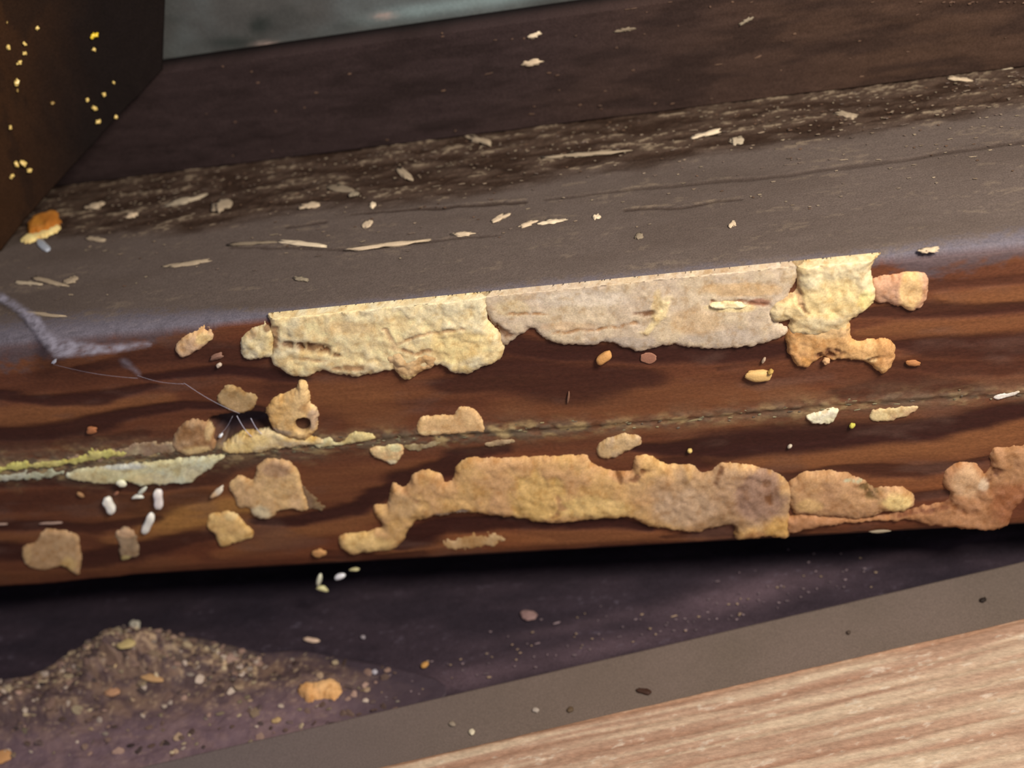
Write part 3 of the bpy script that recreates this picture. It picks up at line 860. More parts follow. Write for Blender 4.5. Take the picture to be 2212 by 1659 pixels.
o = relief('crusty_deposit', [(1700, 1056), (1716, 1034), (1746, 1020), (1790, 1017), (1830, 1022), (1866, 1034), (1884, 1048), (1930, 1050), (1958, 1056), (1974, 1074), (1972, 1092), (1950, 1102), (1906, 1104), (1880, 1116), (1840, 1118), (1780, 1112), (1740, 1108), (1712, 1100)],
       'front', 24, 22, lin(184, 140, 98), lin(196, 152, 104), 'rounded tan crust lobe with a pale yellow tip, continuing the long winding tube', seed=107, cell=60, step=2.6, cellamp=.2,
       patches=[(1938, 1078, 38, 24, lin(238, 206, 134), .9), (1745, 1085, 30, 16, lin(214, 176, 110), .5)], creases=[([(1868, 1046, 4), (1880, 1058, 7)], lin(96, 74, 40), 12), ([(1830, 1030, 2), (1860, 1034, 2)], lin(180, 176, 140), 2)])
reparent(o, A17, 'rounded_lobe', 'rounded lobe with a pale yellow tip')
relief('crusty_deposit', [(1700, 1120), (1740, 1108), (1800, 1114), (1880, 1118), (1940, 1104), (1985, 1095), (2040, 1082), (2050, 1062), (2036, 1040), (2050, 1012), (2082, 1000), (2112, 1006), (2126, 1024), (2142, 1006), (2140, 978), (2156, 964), (2200, 962), (2330, 940), (2330, 1010), (2240, 1050), (2196, 1090), (2176, 1132), (2140, 1142), (2060, 1138), (2000, 1130), (1960, 1120), (1930, 1124), (1880, 1124), (1820, 1130), (1750, 1140), (1706, 1150)],
       'front', 22, 18, lin(168, 120, 80), lin(184, 134, 92), 'brownish tan crust mass spreading to the far lower corner of the beam', seed=113, cell=44, step=3,
       patches=[(2088, 1035, 42, 34, lin(206, 166, 122), .9), (2120, 1040, 14, 14, lin(214, 190, 156), .7), (2190, 1080, 60, 50, lin(150, 92, 58), .7), (2180, 1000, 60, 40, lin(170, 126, 84), .6)],
       creases=[([(2050, 1080, 4), (2090, 1100, 5)], lin(120, 74, 44), 7), ([(1900, 1108, 3), (1960, 1105, 3), (2040, 1090, 3)], lin(120, 74, 50), 5), ([(2130, 1030, 3), (2150, 1012, 4)], lin(110, 70, 48), 8)])
relief('crusty_deposit', [(1290, 975), (1300, 954), (1326, 942), (1350, 934), (1378, 942), (1384, 956), (1370, 966), (1345, 976), (1322, 990), (1300, 988)],
       'front', 14, 10, lin(204, 170, 120), lin(186, 158, 128), 'small speckled beige lump just above the long winding tube', seed=117, cell=22, step=2)
relief('crusty_deposit', [(478, 842), (500, 832), (530, 846), (552, 852), (556, 868), (540, 884), (512, 892), (490, 882), (470, 862)],
       'front', 9, 9, lin(172, 142, 96), lin(186, 152, 104), 'thin dull khaki patch above the torn pit', seed=119, cell=50, step=2, cellamp=.2, patches=[(500, 838, 10, 6, lin(226, 190, 130), .6)])
relief('crusty_deposit', [(960, 1172), (1000, 1158), (1040, 1152), (1080, 1154), (1096, 1166), (1060, 1178), (1010, 1184), (970, 1184)],
       'front', 5, 10, lin(186, 144, 92), lin(206, 170, 120), 'faint powdery beige patch near the beam bottom, under the long tube', seed=121, cell=20, step=2.4, jag=8)
relief('crusty_deposit', [(1742, 900), (1752, 892), (1790, 884), (1812, 884), (1806, 900), (1800, 912), (1770, 914), (1748, 908)],
       'front', 14, 8, lin(240, 228, 196), lin(226, 214, 170), 'short whitish crust bit on the joint line beside a longer dull cream one', seed=123, cell=24, step=1.8)
relief('crusty_deposit', [(1878, 900), (1884, 884), (1930, 878), (1975, 874), (1980, 886), (1950, 900), (1910, 908), (1885, 908)],
       'front', 8, 8, lin(222, 196, 140), lin(196, 156, 114), 'longer dull cream crust bit on the joint line next to the whitish one', seed=125, cell=24, step=2)
relief('crusty_deposit', [(2145, 858), (2160, 850), (2198, 842), (2200, 848), (2176, 858), (2152, 862)],
       'front', 8, 4, lin(226, 214, 196), lin(220, 206, 180), 'slender whitish crust sliver at the far end of the joint line', cat='deposit', seed=127, cell=24, step=1.4, jag=2)
relief('crusty_deposit', [(150, 990), (200, 975), (300, 960), (370, 955), (380, 972), (330, 982), (250, 988), (190, 996)],
       'front', 7, 8, lin(156, 128, 100), lin(190, 170, 130), 'rough greyish beige crust strip leading to the dull brown clump', seed=129, cell=14, step=2.2, jag=9)


# ------------------------------------------------------------------ small bits
def ico():
    import bmesh
    bm = bmesh.new(); bmesh.ops.create_icosphere(bm, subdivisions=3, radius=1.0)
    V = np.array([v.co[:] for v in bm.verts]); Fa = [[v.index for v in f.verts] for f in bm.faces]
    bm.free(); return V, Fa


IV, IF = ico()


def bit_verts(px, py, ln, wd, ang, h, base, seed, rough=.25, bend=0.0, square=.0, pinch=0.0, sink=.3, lift=0.0, fr=1.7):
    a = math.radians(ang); ca, sa = math.cos(a), -math.sin(a)       # angle counter-clockwise in the picture
    f = (lambda x, y: on_post(np.array(x), np.array(y))) if base == 'post' else (lambda x, y: on(base, np.array(x), np.array(y)))
    n = PN if base == 'post' else NRM[base]
    c = f(px, py)
    ea = (f(px + ca * ln / 2, py + sa * ln / 2) - f(px - ca * ln / 2, py - sa * ln / 2)) / 2
    eb = (f(px - sa * wd / 2, py + ca * wd / 2) - f(px + sa * wd / 2, py - ca * wd / 2)) / 2
    v = IV.copy()
    if square:
        v = np.sign(v) * np.abs(v) ** (1 - square)
    s = 1 + (fbm(v[:, 0] * fr + seed * 3.1, v[:, 1] * 1.7 + v[:, 2] * 1.3, 3, seed % 90) - .5) * rough * 2
    v = v * s[:, None]
    w = 1 - pinch * np.exp(-(v[:, 0] / .3) ** 2)
    v[:, 1] = v[:, 1] * w + bend * (v[:, 0] ** 2 - .4)
    hh = v[:, 2] * w * h * PX + h * PX * (1 - sink)
    return c + v[:, 0:1] * ea + v[:, 1:2] * eb + hh[:, None] * n + n * lift


def bit(name, px, py, ln, wd, ang, h, base, col, label, cat, seed, group=None, mat='chip', c2=None, **k):
    P = bit_verts(px, py, ln, wd, ang, h, base, seed, **k)
    col = np.asarray(col)
    c = np.tile(col, (len(P), 1))
    if c2 is not None:
        c = mix(c, np.asarray(c2), sstep(-.3, .5, IV[:, 0]))
    c = c * (.85 + .3 * fbm(IV[:, 0] * 4 + seed, IV[:, 1] * 4, 3, 5))[:, None]
    o = link(name, P, IF, c, mat)
    return tag(o, label, cat, group)


WHITE = lin(248, 245, 234)
G = 'white insect grains on the brown front'
bit('white_grain', 238, 1088, 38, 21, -62, 10, 'front', WHITE, 'plump white grain lying aslant, farthest from the pit of its cluster', 'grain', 1, G, 'grain', rough=.12, pinch=.2, square=.3)
bpy.data.objects[-1]['label'] = 'plump white grain aslant, alone on the outer side of the white cluster'
bit('white_grain', 344, 1074, 43, 22, -86, 10, 'front', lin(248, 240, 236), 'upright white grain, the longest of the white cluster', 'grain', 2, G, 'grain', rough=.1, pinch=.25, square=.3)
bit('white_grain', 322, 1127, 45, 20, 66, 9, 'front', WHITE, 'white grain leaning, the lowest of the white cluster', 'grain', 3, G, 'grain', rough=.15, pinch=.25, square=.3)
bit('white_grain', 308, 1058, 26, 9, 38, 6, 'front', lin(220, 222, 206), 'thin white flake angled above a curved one in the white cluster', 'grain', 4, G, 'grain', rough=.2)
bit('white_grain', 299, 1071, 27, 8, 2, 6, 'front', lin(232, 232, 220), 'thin curved white flake directly under the angled one', 'grain', 5, G, 'grain', rough=.12, bend=.8)
bit('white_grain', 266, 1036, 24, 13, -12, 8, 'front', lin(232, 230, 204), 'white grain tucked against the long pale yellow crust', 'grain', 6, G, 'grain', rough=.15, lift=.0008)
bit('white_grain', 690, 1250, 26, 11, 74, 9, 'front', lin(226, 226, 200), 'white upright grain dangling from the beam bottom edge', 'grain', 7, None, 'grain', rough=.15, lift=-.0002)
bit('white_grain', 697, 1270, 26, 9, -14, 7, 'front', lin(206, 200, 150), 'yellowish curved grain hanging below the dangling white one', 'grain', 8, None, 'grain', rough=.15, bend=.5, lift=-.0002)
bit('white_grain', 735, 1243, 25, 11, 16, 8, 'front', lin(232, 232, 236), 'bright white teardrop grain just under the beam bottom edge', 'grain', 9, None, 'grain', rough=.1, lift=-.0002)
bit('sliver_and_glint', 766, 1226, 22, 6, 4, 6, 'front', lin(200, 192, 140), 'tiny cream sliver on the beam bottom edge above the teardrop grain', 'sliver', 10, None, lift=.0002)
bit('cobweb_tuft', 478, 938, 12, 6, 30, 6, 'front', lin(226, 230, 236), 'small bright white silk tuft in the torn pit', 'cobweb', 11, None, 'grain', rough=.5)
bit('cobweb_tuft', 119, 778, 14, 7, 34, 6, 'front', lin(226, 228, 236), 'small white silk tuft at the lower tip of the cobweb veil', 'cobweb', 12, None, 'grain', rough=.5)
bit('wood_shard', 470, 1060, 34, 14, 38, 9, 'front', lin(240, 200, 148), 'bright orange edged pointed shard touching the broad tan patch', 'shard', 13, c2=lin(238, 226, 200), rough=.35)
bit('seed_chip', 1305, 769, 38, 19, 34, 9, 'front', lin(226, 168, 100), 'small plump orange seed-like chip under the flat beige plate', 'chip', 14, rough=.12, square=.2)
bit('seed_chip', 1638, 808, 58, 23, -2, 9, 'front', lin(232, 190, 120), 'longest flat cream seed-like chip below the beige plate', 'chip', 15, rough=.18, square=.2)
bit('seed_chip', 1664, 796, 14, 8, 20, 8, 'front', lin(196, 160, 84), 'tiny ochre crumb riding on the long cream seed-like chip', 'crumb', 16, rough=.3, lift=.0006)
bit('seed_chip', 1649, 776, 14, 6, 50, 6, 'front', lin(196, 170, 140), 'tiny pale sliver just above the long cream seed-like chip', 'sliver', 17)
bit('seed_chip', 1971, 782, 34, 13, -3, 5, 'front', lin(186, 126, 76), 'small dark orange chip just past the orange tan hanging lobe', 'chip', 18, rough=.25)
bit('seed_chip', 1784, 776, 18, 13, 15, 9, 'front', lin(216, 170, 120), 'small tan crumb tucked under the orange tan hanging lobe', 'crumb', 19, rough=.35)
bit('seed_chip', 200, 927, 24, 15, 8, 6, 'front', lin(190, 124, 80), 'small rusty orange crumb alone on the dark grain band', 'crumb', 20, rough=.35)
bit('seed_chip', 690, 1191, 30, 16, -4, 8, 'front', lin(214, 160, 100), 'small orange tan crumb above the dangling white grain', 'crumb', 21, rough=.4)
bit('seed_chip', 1228, 857, 26, 5, 82, 4, 'front', lin(150, 110, 86), 'faint upright pale sliver on the plain brown middle of the beam', 'sliver', 22)
bit('seed_chip', 1490, 971, 12, 8, 5, 6, 'front', lin(230, 200, 120), 'tiny bright golden crumb in the dark grain band', 'crumb', 23)
bit('seed_chip', 1706, 962, 12, 7, 30, 5, 'front', lin(210, 196, 170), 'tiny white crumb where dark and light grain bands meet', 'crumb', 24)
bit('seed_chip', 1840, 917, 14, 9, 30, 6, 'front', lin(214, 206, 90), 'tiny lemon yellow crumb under the joint line', 'crumb', 25)
bit('seed_chip', 1400, 773, 34, 24, 0, 1, 'front', lin(176, 124, 98), 'faint dusty round smear under the flat beige plate', 'stain', 26, rough=.3)
bit('seed_chip', 175, 1067, 18, 8, -30, 5, 'front', lin(176, 134, 90), 'dull tan crumb below the start of the long pale yellow crust', 'crumb', 27)
bit('seed_chip', 252, 1064, 12, 8, 30, 5, 'front', lin(176, 120, 90), 'dull pink crumb between the yellow crust and the plump white grain', 'crumb', 28)
bit('sliver_and_glint', 1900, 1146, 46, 6, 4, 4, 'front', lin(160, 146, 120), 'thin pale splinter on the dark lower edge under the tan mass', 'sliver', 29)
o = bit('burrow_hole', 655, 913, 30, 30, 0, 2, 'front', lin(64, 40, 32), 'x', 'x', 30, rough=.25, lift=-.0009)
reparent(o, A7, 'burrow_hole', 'round dark hole')

bit('sliver_and_glint', 110, 1129, 52, 5, 3, 3, 'front', lin(190, 160, 140), 'thin whitish painted glint low on the beam between yellow crust and squarish patch', 'sliver', 61)  # pale bit standing in for a specular mark on the wood
bit('sliver_and_glint', 4, 1131, 30, 4, 2, 3, 'front', lin(190, 160, 140), 'short whitish painted glint in line with a longer one, above the squarish patch', 'sliver', 62)  # second specular mark, also set as a pale bit
bit('seed_chip', 470, 769, 32, 13, 14, 4, 'front', lin(150, 112, 92), 'dull pinkish flake between the lone orange chip and the cream crust', 'flake', 63, rough=.5)
bit('seed_chip', 474, 787, 13, 9, 30, 5, 'front', lin(226, 206, 180), 'tiny white crumb below the dull pinkish flake', 'crumb', 64, rough=.4)
relief('crusty_deposit', [(648, 1052), (662, 1056), (684, 1076), (704, 1094), (690, 1102), (664, 1100), (652, 1080)], 'front', 6, 10, lin(150, 130, 92), lin(128, 100, 72),
       'thin olive grey smear of crust along the inner side of the broad tan patch', seed=133, cell=20, step=2, jag=7)
relief('crusty_deposit', [(874, 962), (920, 956), (960, 950), (948, 960), (915, 970), (885, 974)], 'front', 5, 5, lin(178, 160, 112), lin(150, 130, 96),
       'thin yellowish streak of crust beside the small cream wedge', seed=135, cell=20, step=2, jag=4)
relief('crusty_deposit', [(1050, 958), (1075, 950), (1110, 948), (1112, 956), (1085, 962), (1060, 964)], 'front', 5, 5, lin(176, 150, 110), lin(150, 124, 92),
       'small beige streak of crust under the joint line past the roof-shaped flake', seed=137, cell=20, step=2, jag=4)

# chips lying on the dusty beam top
T1, T2 = lin(206, 184, 150), lin(180, 156, 128)
TOPF = [(1155, 76, 26, 10, 20, 'b', 'bright cream crumb on the dark rear board, upper of a pair'), (1145, 135, 34, 12, 6, 'b', 'cream crumb on the dark rear board, lower of a pair'),
        (1352, 64, 34, 9, 8, 'b', 'dull orange brown sliver high on the dark rear board'), (1612, 45, 26, 8, 30, 'b', 'faint beige streak near the top of the dark rear board'),
        (205, 446, 40, 12, 10, 't', 'oval cream flake on the beam top near the post'), (284, 466, 22, 9, 10, 't', 'small white flake behind the oval cream one'),
        (404, 434, 66, 10, 14, 't', 'long beige splinter pair on the beam top near the post'), (478, 444, 34, 20, 20, 't', 'crumpled beige flake on the beam top'),
        (668, 446, 44, 12, 8, 't', 'whitish oblong chip on the dusty beam top'), (766, 420, 18, 11, 10, 't', 'tiny bright white speck beside a dull flake'),
        (735, 408, 44, 12, -6, 't', 'dull flat flake next to the tiny bright speck'), (794, 485, 18, 12, 30, 't', 'small white star-shaped crumb in the middle of the beam top'),
        (806, 444, 14, 10, 30, 't', 'tiny pinkish white crumb in the middle of the beam top'),
        (1080, 472, 34, 10, 24, 't', 'spiky cream crumb on the beam top'), (1138, 486, 38, 7, 18, 't', 'thin cream splinter, first of a dotted row'), (1196, 480, 52, 7, 8, 't', 'longer cream splinter ending the dotted row'),
        (1000, 507, 48, 7, 4, 't', 'short cream splinter above the beam edge'), (838, 530, 122, 9, 7, 't', 'longest straight cream splinter on the beam top'),
        (652, 528, 80, 9, -4, 't', 'bright spindle-shaped splinter before the longest one'), (545, 527, 86, 6, 3, 't', 'thin dull splinter before the bright spindle'),
        (396, 572, 96, 9, 8, 't', 'broad beige splinter lying alone on the plain dusty area'), (650, 604, 30, 8, -6, 't', 'dull flake close behind the large cream crust'),
        (1036, 303, 56, 12, -14, 't', 'pinkish flake at the foot of the dark rear board'), (1268, 334, 160, 8, 5, 't', 'long pale splinter across the crumbly band'),
        (1528, 290, 66, 8, 16, 't', 'slanting cream splinter in the crumbly band'), (872, 374, 34, 13, -40, 't', 'short slanted beige chip in the crumbly band'),
        (2070, 172, 38, 8, -6, 't', 'cream splinter near the far end of the crumbly band'), (2170, 148, 44, 6, 6, 't', 'thin tan splinter at the far end under the rear board'),
        (204, 517, 34, 8, -6, 't', 'tan flake on the beam top beside the orange corner flake'), (106, 610, 60, 9, -14, 't', 'tan splinter above the cobweb veil'),
        (62, 613, 40, 7, -4, 't', 'thin yellowish splinter by the tan one above the cobweb'), (155, 606, 22, 12, 20, 't', 'pinkish crumb near the splinters above the cobweb'),
        (1830, 250, 46, 10, -14, 't', 'orange beige chip in the crumbly band'), (1590, 305, 24, 14, 10, 't', 'pale knobby chip in the crumbly band beside a slanting splinter'),
        (1583, 486, 14, 10, 20, 't', 'lone white crumb on the smooth dusty stretch'), (1380, 512, 14, 10, 20, 't', 'faint white crumb near the beam edge above the plate'),
        (1288, 470, 14, 9, 0, 't', 'tiny whitish crumb beyond the dotted row of splinters'), (2010, 541, 40, 10, 4, 't', 'pale bluish white fluff bit by the beam edge'),
        (90, 680, 90, 6, -6, 't', 'thin pinkish splinter rising from the cobweb veil')]
for i, (x, y, l, w, a, b, lab) in enumerate(TOPF):
    bit('wood_fleck', x, y, l * 1.1, w * (1.1 if b == 't' else 1), a, 3, 'back' if b == 'b' else 'top', (T1 if i % 3 else lin(226, 206, 170)) * (.45 if 'dull' in lab or 'faint' in lab else 1.15 if ('bright' in lab or 'whit' in lab or 'cream' in lab or 'longest' in lab) else .72), lab, 'fleck', 200 + i, rough=.95, lift=.0, fr=3.2)

# orange corner flake with a cream lower edge
relief('corner_flake', [(62, 495), (72, 472), (95, 462), (122, 458), (128, 475), (126, 492), (100, 505), (70, 512)], 'top', 26, 12, lin(206, 136, 52), lin(190, 116, 44),
       'orange flake with a cream lower rim in the corner at the post foot', cat='flake', seed=150, cell=50, step=2)
relief('corner_flake', [(44, 520), (60, 508), (90, 500), (124, 488), (128, 498), (108, 508), (84, 518), (60, 526)], 'top', 16, 8, lin(246, 216, 140), lin(240, 200, 120),
       'bright cream sliver under the orange flake at the post foot', cat='flake', seed=152, cell=30, step=1.8)
bpy.data.objects[-1]['label'] = 'bright cream sliver under the orange flake at the post foot'
bpy.data.objects[-2]['label'] = 'orange flake in the corner at the post foot'
bit('cobweb_tuft', 92, 530, 34, 16, -40, 4, 'top', lin(170, 176, 186), 'bluish grey silk tuft below the orange corner flake', 'cobweb', 153, None, 'grain', rough=.5)

# yellow crystals on the post
for i, (x, y, s) in enumerate([(203, 76, 15), (80, 60, 10), (17, 102, 12), (53, 94, 9), (53, 114, 10), (42, 134, 12), (35, 177, 14), (224, 203, 10), (203, 232, 12), (212, 262, 13), (188, 214, 9),
                               (250, 252, 8), (35, 354, 12), (50, 351, 14), (63, 367, 12), (25, 380, 11), (22, 275, 9), (245, 178, 7), (202, 106, 10), (114, 222, 9), (15, 48, 6), (37, 195, 7)]):
    sp = i in (0,)
    lab = ['brightest yellow crystal, largest on the dark post', 'cream crystal near the post top, second from the post outer edge', 'cream crystal highest in the outer column below the topmost',
           'upper of two close crystals in the outer group', 'lower of two close crystals in the outer group', 'hook-shaped crystal under the close pair', 'triangular cream crystal at the foot of the outer column',
           'dim crystal topping the inner group near the post corner', 'greenish crystal in the middle of the inner group', 'lowest cream crystal of the inner group', 'dull orange crystal on the outer side of the inner group',
           'faint pinkish crystal closest to the slanting post edge', 'yellow crystal, outer one of the bright middle pair in the low foursome', 'brightest crystal of the low foursome',
           'olive crystal at the inner end of the low foursome', 'lowest crystal on the post, under the foursome', 'lone small cream crystal just above the low foursome', 'faint crystal topping the inner group',
           'brown elongated crystal just below the brightest one', 'faint brownish smudge of a crystal alone at mid post', 'faint tiny crystal by the very top outer corner', 'faint tiny crystal below the triangular one'][i]
    bit('amber_crystal', x, y, s * .95, s * .7, 30 + 37 * i, s * .5, 'post', lin(255, 214, 60) if sp else (lin(236, 204, 120) if i < 19 else lin(150, 120, 60)), lab, 'crystal', 300 + i,
        'tiny crystals on the dark post', 'crystal', rough=.8, square=.2, fr=2.6)

# ------------------------------------------------------------------ debris heap on the ledge
heap = [(-150, 1510), (-60, 1490), (0, 1474), (70, 1460), (130, 1428), (200, 1384), (260, 1356), (330, 1352), (400, 1374), (470, 1390), (560, 1410), (650, 1408), (760, 1428), (860, 1446), (960, 1480), (930, 1530), (820, 1590), (700, 1630), (600, 1650), (420, 1720), (200, 1760), (-150, 1850)]


def heap_h(x, y):
    pl = smooth_poly(heap, 3)
    d = sdf(pl, x, y)
    t = np.clip(d / 90, 0, 1)
    loc = .16 + 1.95 * np.exp(-((x - 290) / 140) ** 2 - ((y - 1412) / 55) ** 2) + .95 * np.exp(-((x - 40) / 140) ** 2 - ((y - 1505) / 55) ** 2) + .35 * np.exp(-((x - 680) / 90) ** 2 - ((y - 1460) / 40) ** 2)
    n = fbm(x / 40, y / 26, 5, 701)
    return d, 54 * (.45 * np.sqrt(np.clip(1 - (1 - t) ** 2, 0, 1)) * (x < 560) + (.55 + .45 * (x >= 560)) * sstep(0, 1, t)) * loc * (1 - .85 * sstep(640, 860, x)) * (.55 + .9 * n) + (n - .5) * 7


def make_heap():
    step = 4
    xs = np.arange(-160, 980, step); ys = np.arange(1370, 1720, step)
    x, y = np.meshgrid(xs, ys)
    d, h = heap_h(x, y)
    cl = cells(x / 24, y / 15, 5)
    h = np.where(d > 0, h * (.88 + .22 * cl), np.maximum(d, -10))
    n = fbm(x / 30, y / 16, 5, 705); m = fbm(x / 9, y / 6, 3, 707)
    ridge = np.exp(-((y - np.interp(x, [-150, 0, 130, 260, 400, 560, 800], [1505, 1485, 1440, 1390, 1402, 1440, 1450])) / 36) ** 2)
    c = mix(lin(104, 82, 78), lin(140, 112, 92), sstep(.4, .65, n))
    c = mix(c, lin(226, 194, 150), np.clip(ridge * sstep(.42, .6, m) * .9 * (x < 560) + sstep(.66, .75, m) * .4, 0, 1))
    c = mix(c, lin(82, 64, 60), sstep(.45, .3, n) * .5)
    c = mix(c, lin(136, 110, 114), sstep(1560, 1640, y + x * .15) * .7)
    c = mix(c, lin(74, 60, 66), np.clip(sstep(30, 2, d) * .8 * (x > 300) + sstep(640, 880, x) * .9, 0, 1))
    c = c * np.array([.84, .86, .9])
    P0 = hit(x, y, 2, Z_LEDGE); P = P0 + np.array([0, 0, 1.0]) * (h * PX)[..., None]
    B = P0 - np.array([0, 0, .002])
    Fa = grid_faces(*x.shape); kf = (d > -9).ravel()[Fa].all(1); Fa = Fa[kf][:, ::-1]
    used = np.unique(Fa); rm = -np.ones(x.size, int); rm[used] = np.arange(len(used)); Fa = rm[Fa]
    V, Fl, C = close_sheet(P.reshape(-1, 3)[used], Fa, c.reshape(-1, 3)[used], B.reshape(-1, 3)[used])
    Vs = [V]; Fs = list(Fl); Cs = [C]; nv = len(V)
    r = np.random.default_rng(11)
    pal = [lin(176, 150, 120), lin(196, 176, 140), lin(144, 116, 100), lin(166, 136, 118), lin(120, 96, 84), lin(196, 178, 158), lin(104, 86, 82)]
    import bmesh
    bm = bmesh.new(); bmesh.ops.create_icosphere(bm, subdivisions=1, radius=1.0)
    sv = np.array([v.co[:] for v in bm.verts]); sf = [[v.index for v in f.verts] for f in bm.faces]; bm.free()
    k = 0
    while k < 800:
        if k % 5 < 3:
            cx = r.uniform(-100, 560); cy = np.interp(cx, [-150, 0, 130, 260, 400, 560], [1525, 1500, 1455, 1405, 1415, 1445]) + r.normal(0, 28)
        else:
            cx = r.uniform(-120, 860); cy = r.uniform(1390, 1640)
        dd, hh = heap_h(np.array([cx]), np.array([cy]))
        if dd[0] < 2: continue
        k += 1
        ln = r.uniform(7, 20) * (1.6 if r.random() < .14 else 1); wd = ln * r.uniform(.3, .7); a = r.uniform(-.5, .9); th = r.uniform(2, 6)
        c0 = on('ledge', np.array(cx), np.array(cy)) + np.array([0, 0, 1]) * (hh[0] + th * .5) * PX
        ax = np.array([math.cos(a), math.sin(a), r.normal(0, .35)]) * ln * .55 * PX * 1.1; bx = np.array([-math.sin(a), math.cos(a), r.normal(0, .4)]) * wd * .9 * PX
        v = sv * (1 + r.uniform(-.3, .3, sv.shape))
        Vs.append(c0 + v[:, :1] * ax + v[:, 1:2] * bx + v[:, 2:] * np.array([0, 0, 1]) * th * .6 * PX)
        Fs += [[q + nv for q in f] for f in sf]; nv += len(sv)
        col = pal[r.integers(len(pal))] * (1.05 if k % 5 < 3 else .55)
        Cs.append(np.tile(col * r.uniform(.7, 1.1), (len(sv), 1)))
    o = link('debris_heap', np.concatenate(Vs), Fs, np.concatenate(Cs), 'chip', smooth=False)
    tag(o, 'low heap of brown and beige crumbly frass piled on the dark ledge', 'debris', kind='stuff')


make_heap()


def loose(name, n, region, base, pal, label, seed, size=(4, 10), flat=.5, ang=(-.15, .35)):
    r = np.random.default_rng(seed)
    import bmesh
    bm = bmesh.new(); bmesh.ops.create_icosphere(bm, subdivisions=1, radius=1.0)
    sv = np.array([v.co[:] for v in bm.verts]); sf = [[v.index for v in f.verts] for f in bm.faces]; bm.free()
    Vs, Fs, Cs, nv = [], [], [], 0
    for k in range(n):
        x, y = region(r)
        ln = r.uniform(*size) * (2.2 if r.random() < .1 else 1); wd = r.uniform(2.5, 5.5); a = r.uniform(*ang); th = r.uniform(1, 2.5)
        c0 = on(base, np.array(x), np.array(y))
        nn = NRM[base]; tx = np.array([1, 0, 0.]); ty = np.cross(nn, tx)
        v = sv * (1 + r.uniform(-.35, .35, sv.shape))
        u = tx * math.cos(a) + ty * math.sin(a); w = np.cross(nn, u)
        Vs.append(c0 + v[:, :1] * u * ln / 2 * PX * 1.2 + v[:, 1:2] * w * wd / 2 * PX * 1.2 + (v[:, 2:] * th * .5 + th * .5 + 1) * nn * PX)
        Fs += [[q + nv for q in f] for f in sf]; nv += len(sv)
        Cs.append(np.tile(pal[r.integers(len(pal))] * r.uniform(.6, 1.1), (len(sv), 1)))
    o = link(name, np.concatenate(Vs), Fs, np.concatenate(Cs), 'chip', smooth=False)
    return tag(o, label, 'dust', kind='stuff')


def reg_top(r):
    x = r.uniform(60, 2212); yb = 421 - .125 * x
    if r.random() < .8: return x, yb + abs(r.normal(0, 60)) + 8
    return x, yb + r.uniform(10, 250)


loose('dust_specks', 900, reg_top, 'top', [T1 * .6, T2 * .7, lin(190, 168, 140) * .6, lin(140, 120, 104) * .7, lin(110, 84, 64)], 'fine beige dust specks scattered over the grey-brown beam top', 31)


def reg_back(r):
    x = r.uniform(400, 2212); lo = 421 - .125 * x; hi = 192 - .156 * x
    return x, max(4, r.uniform(hi + 25, lo - 8))


loose('dust_specks', 70, reg_back, 'back', [lin(110, 84, 66), lin(140, 108, 84) * .7], 'sparse brownish specks stuck to the dark rear board', 33)


def reg_joint(r):
    x = r.uniform(-50, 2212) ** 1.0
    x = x if r.random() < .5 else r.uniform(-50, 900)
    return x, crack_y(x) + r.normal(0, 7)


loose('joint_crumbs', 200, reg_joint, 'front', [lin(170, 162, 124), lin(150, 142, 110), lin(120, 106, 88), lin(160, 144, 104)], 'fine pale crumbs strung along the joint line of the beam', 35, size=(4, 13), ang=(-.15, .2))


def reg_ledge(r):
    x = r.uniform(500, 1900)
    return x, 1562 - .2335 * (x - 700) - abs(r.normal(0, 50)) - 12


loose('dust_specks', 160, reg_ledge, 'ledge', [lin(150, 130, 130), lin(120, 104, 106), lin(176, 150, 120)], 'scattered pale specks on the purplish ledge near the painted strip', 37, size=(3, 8))

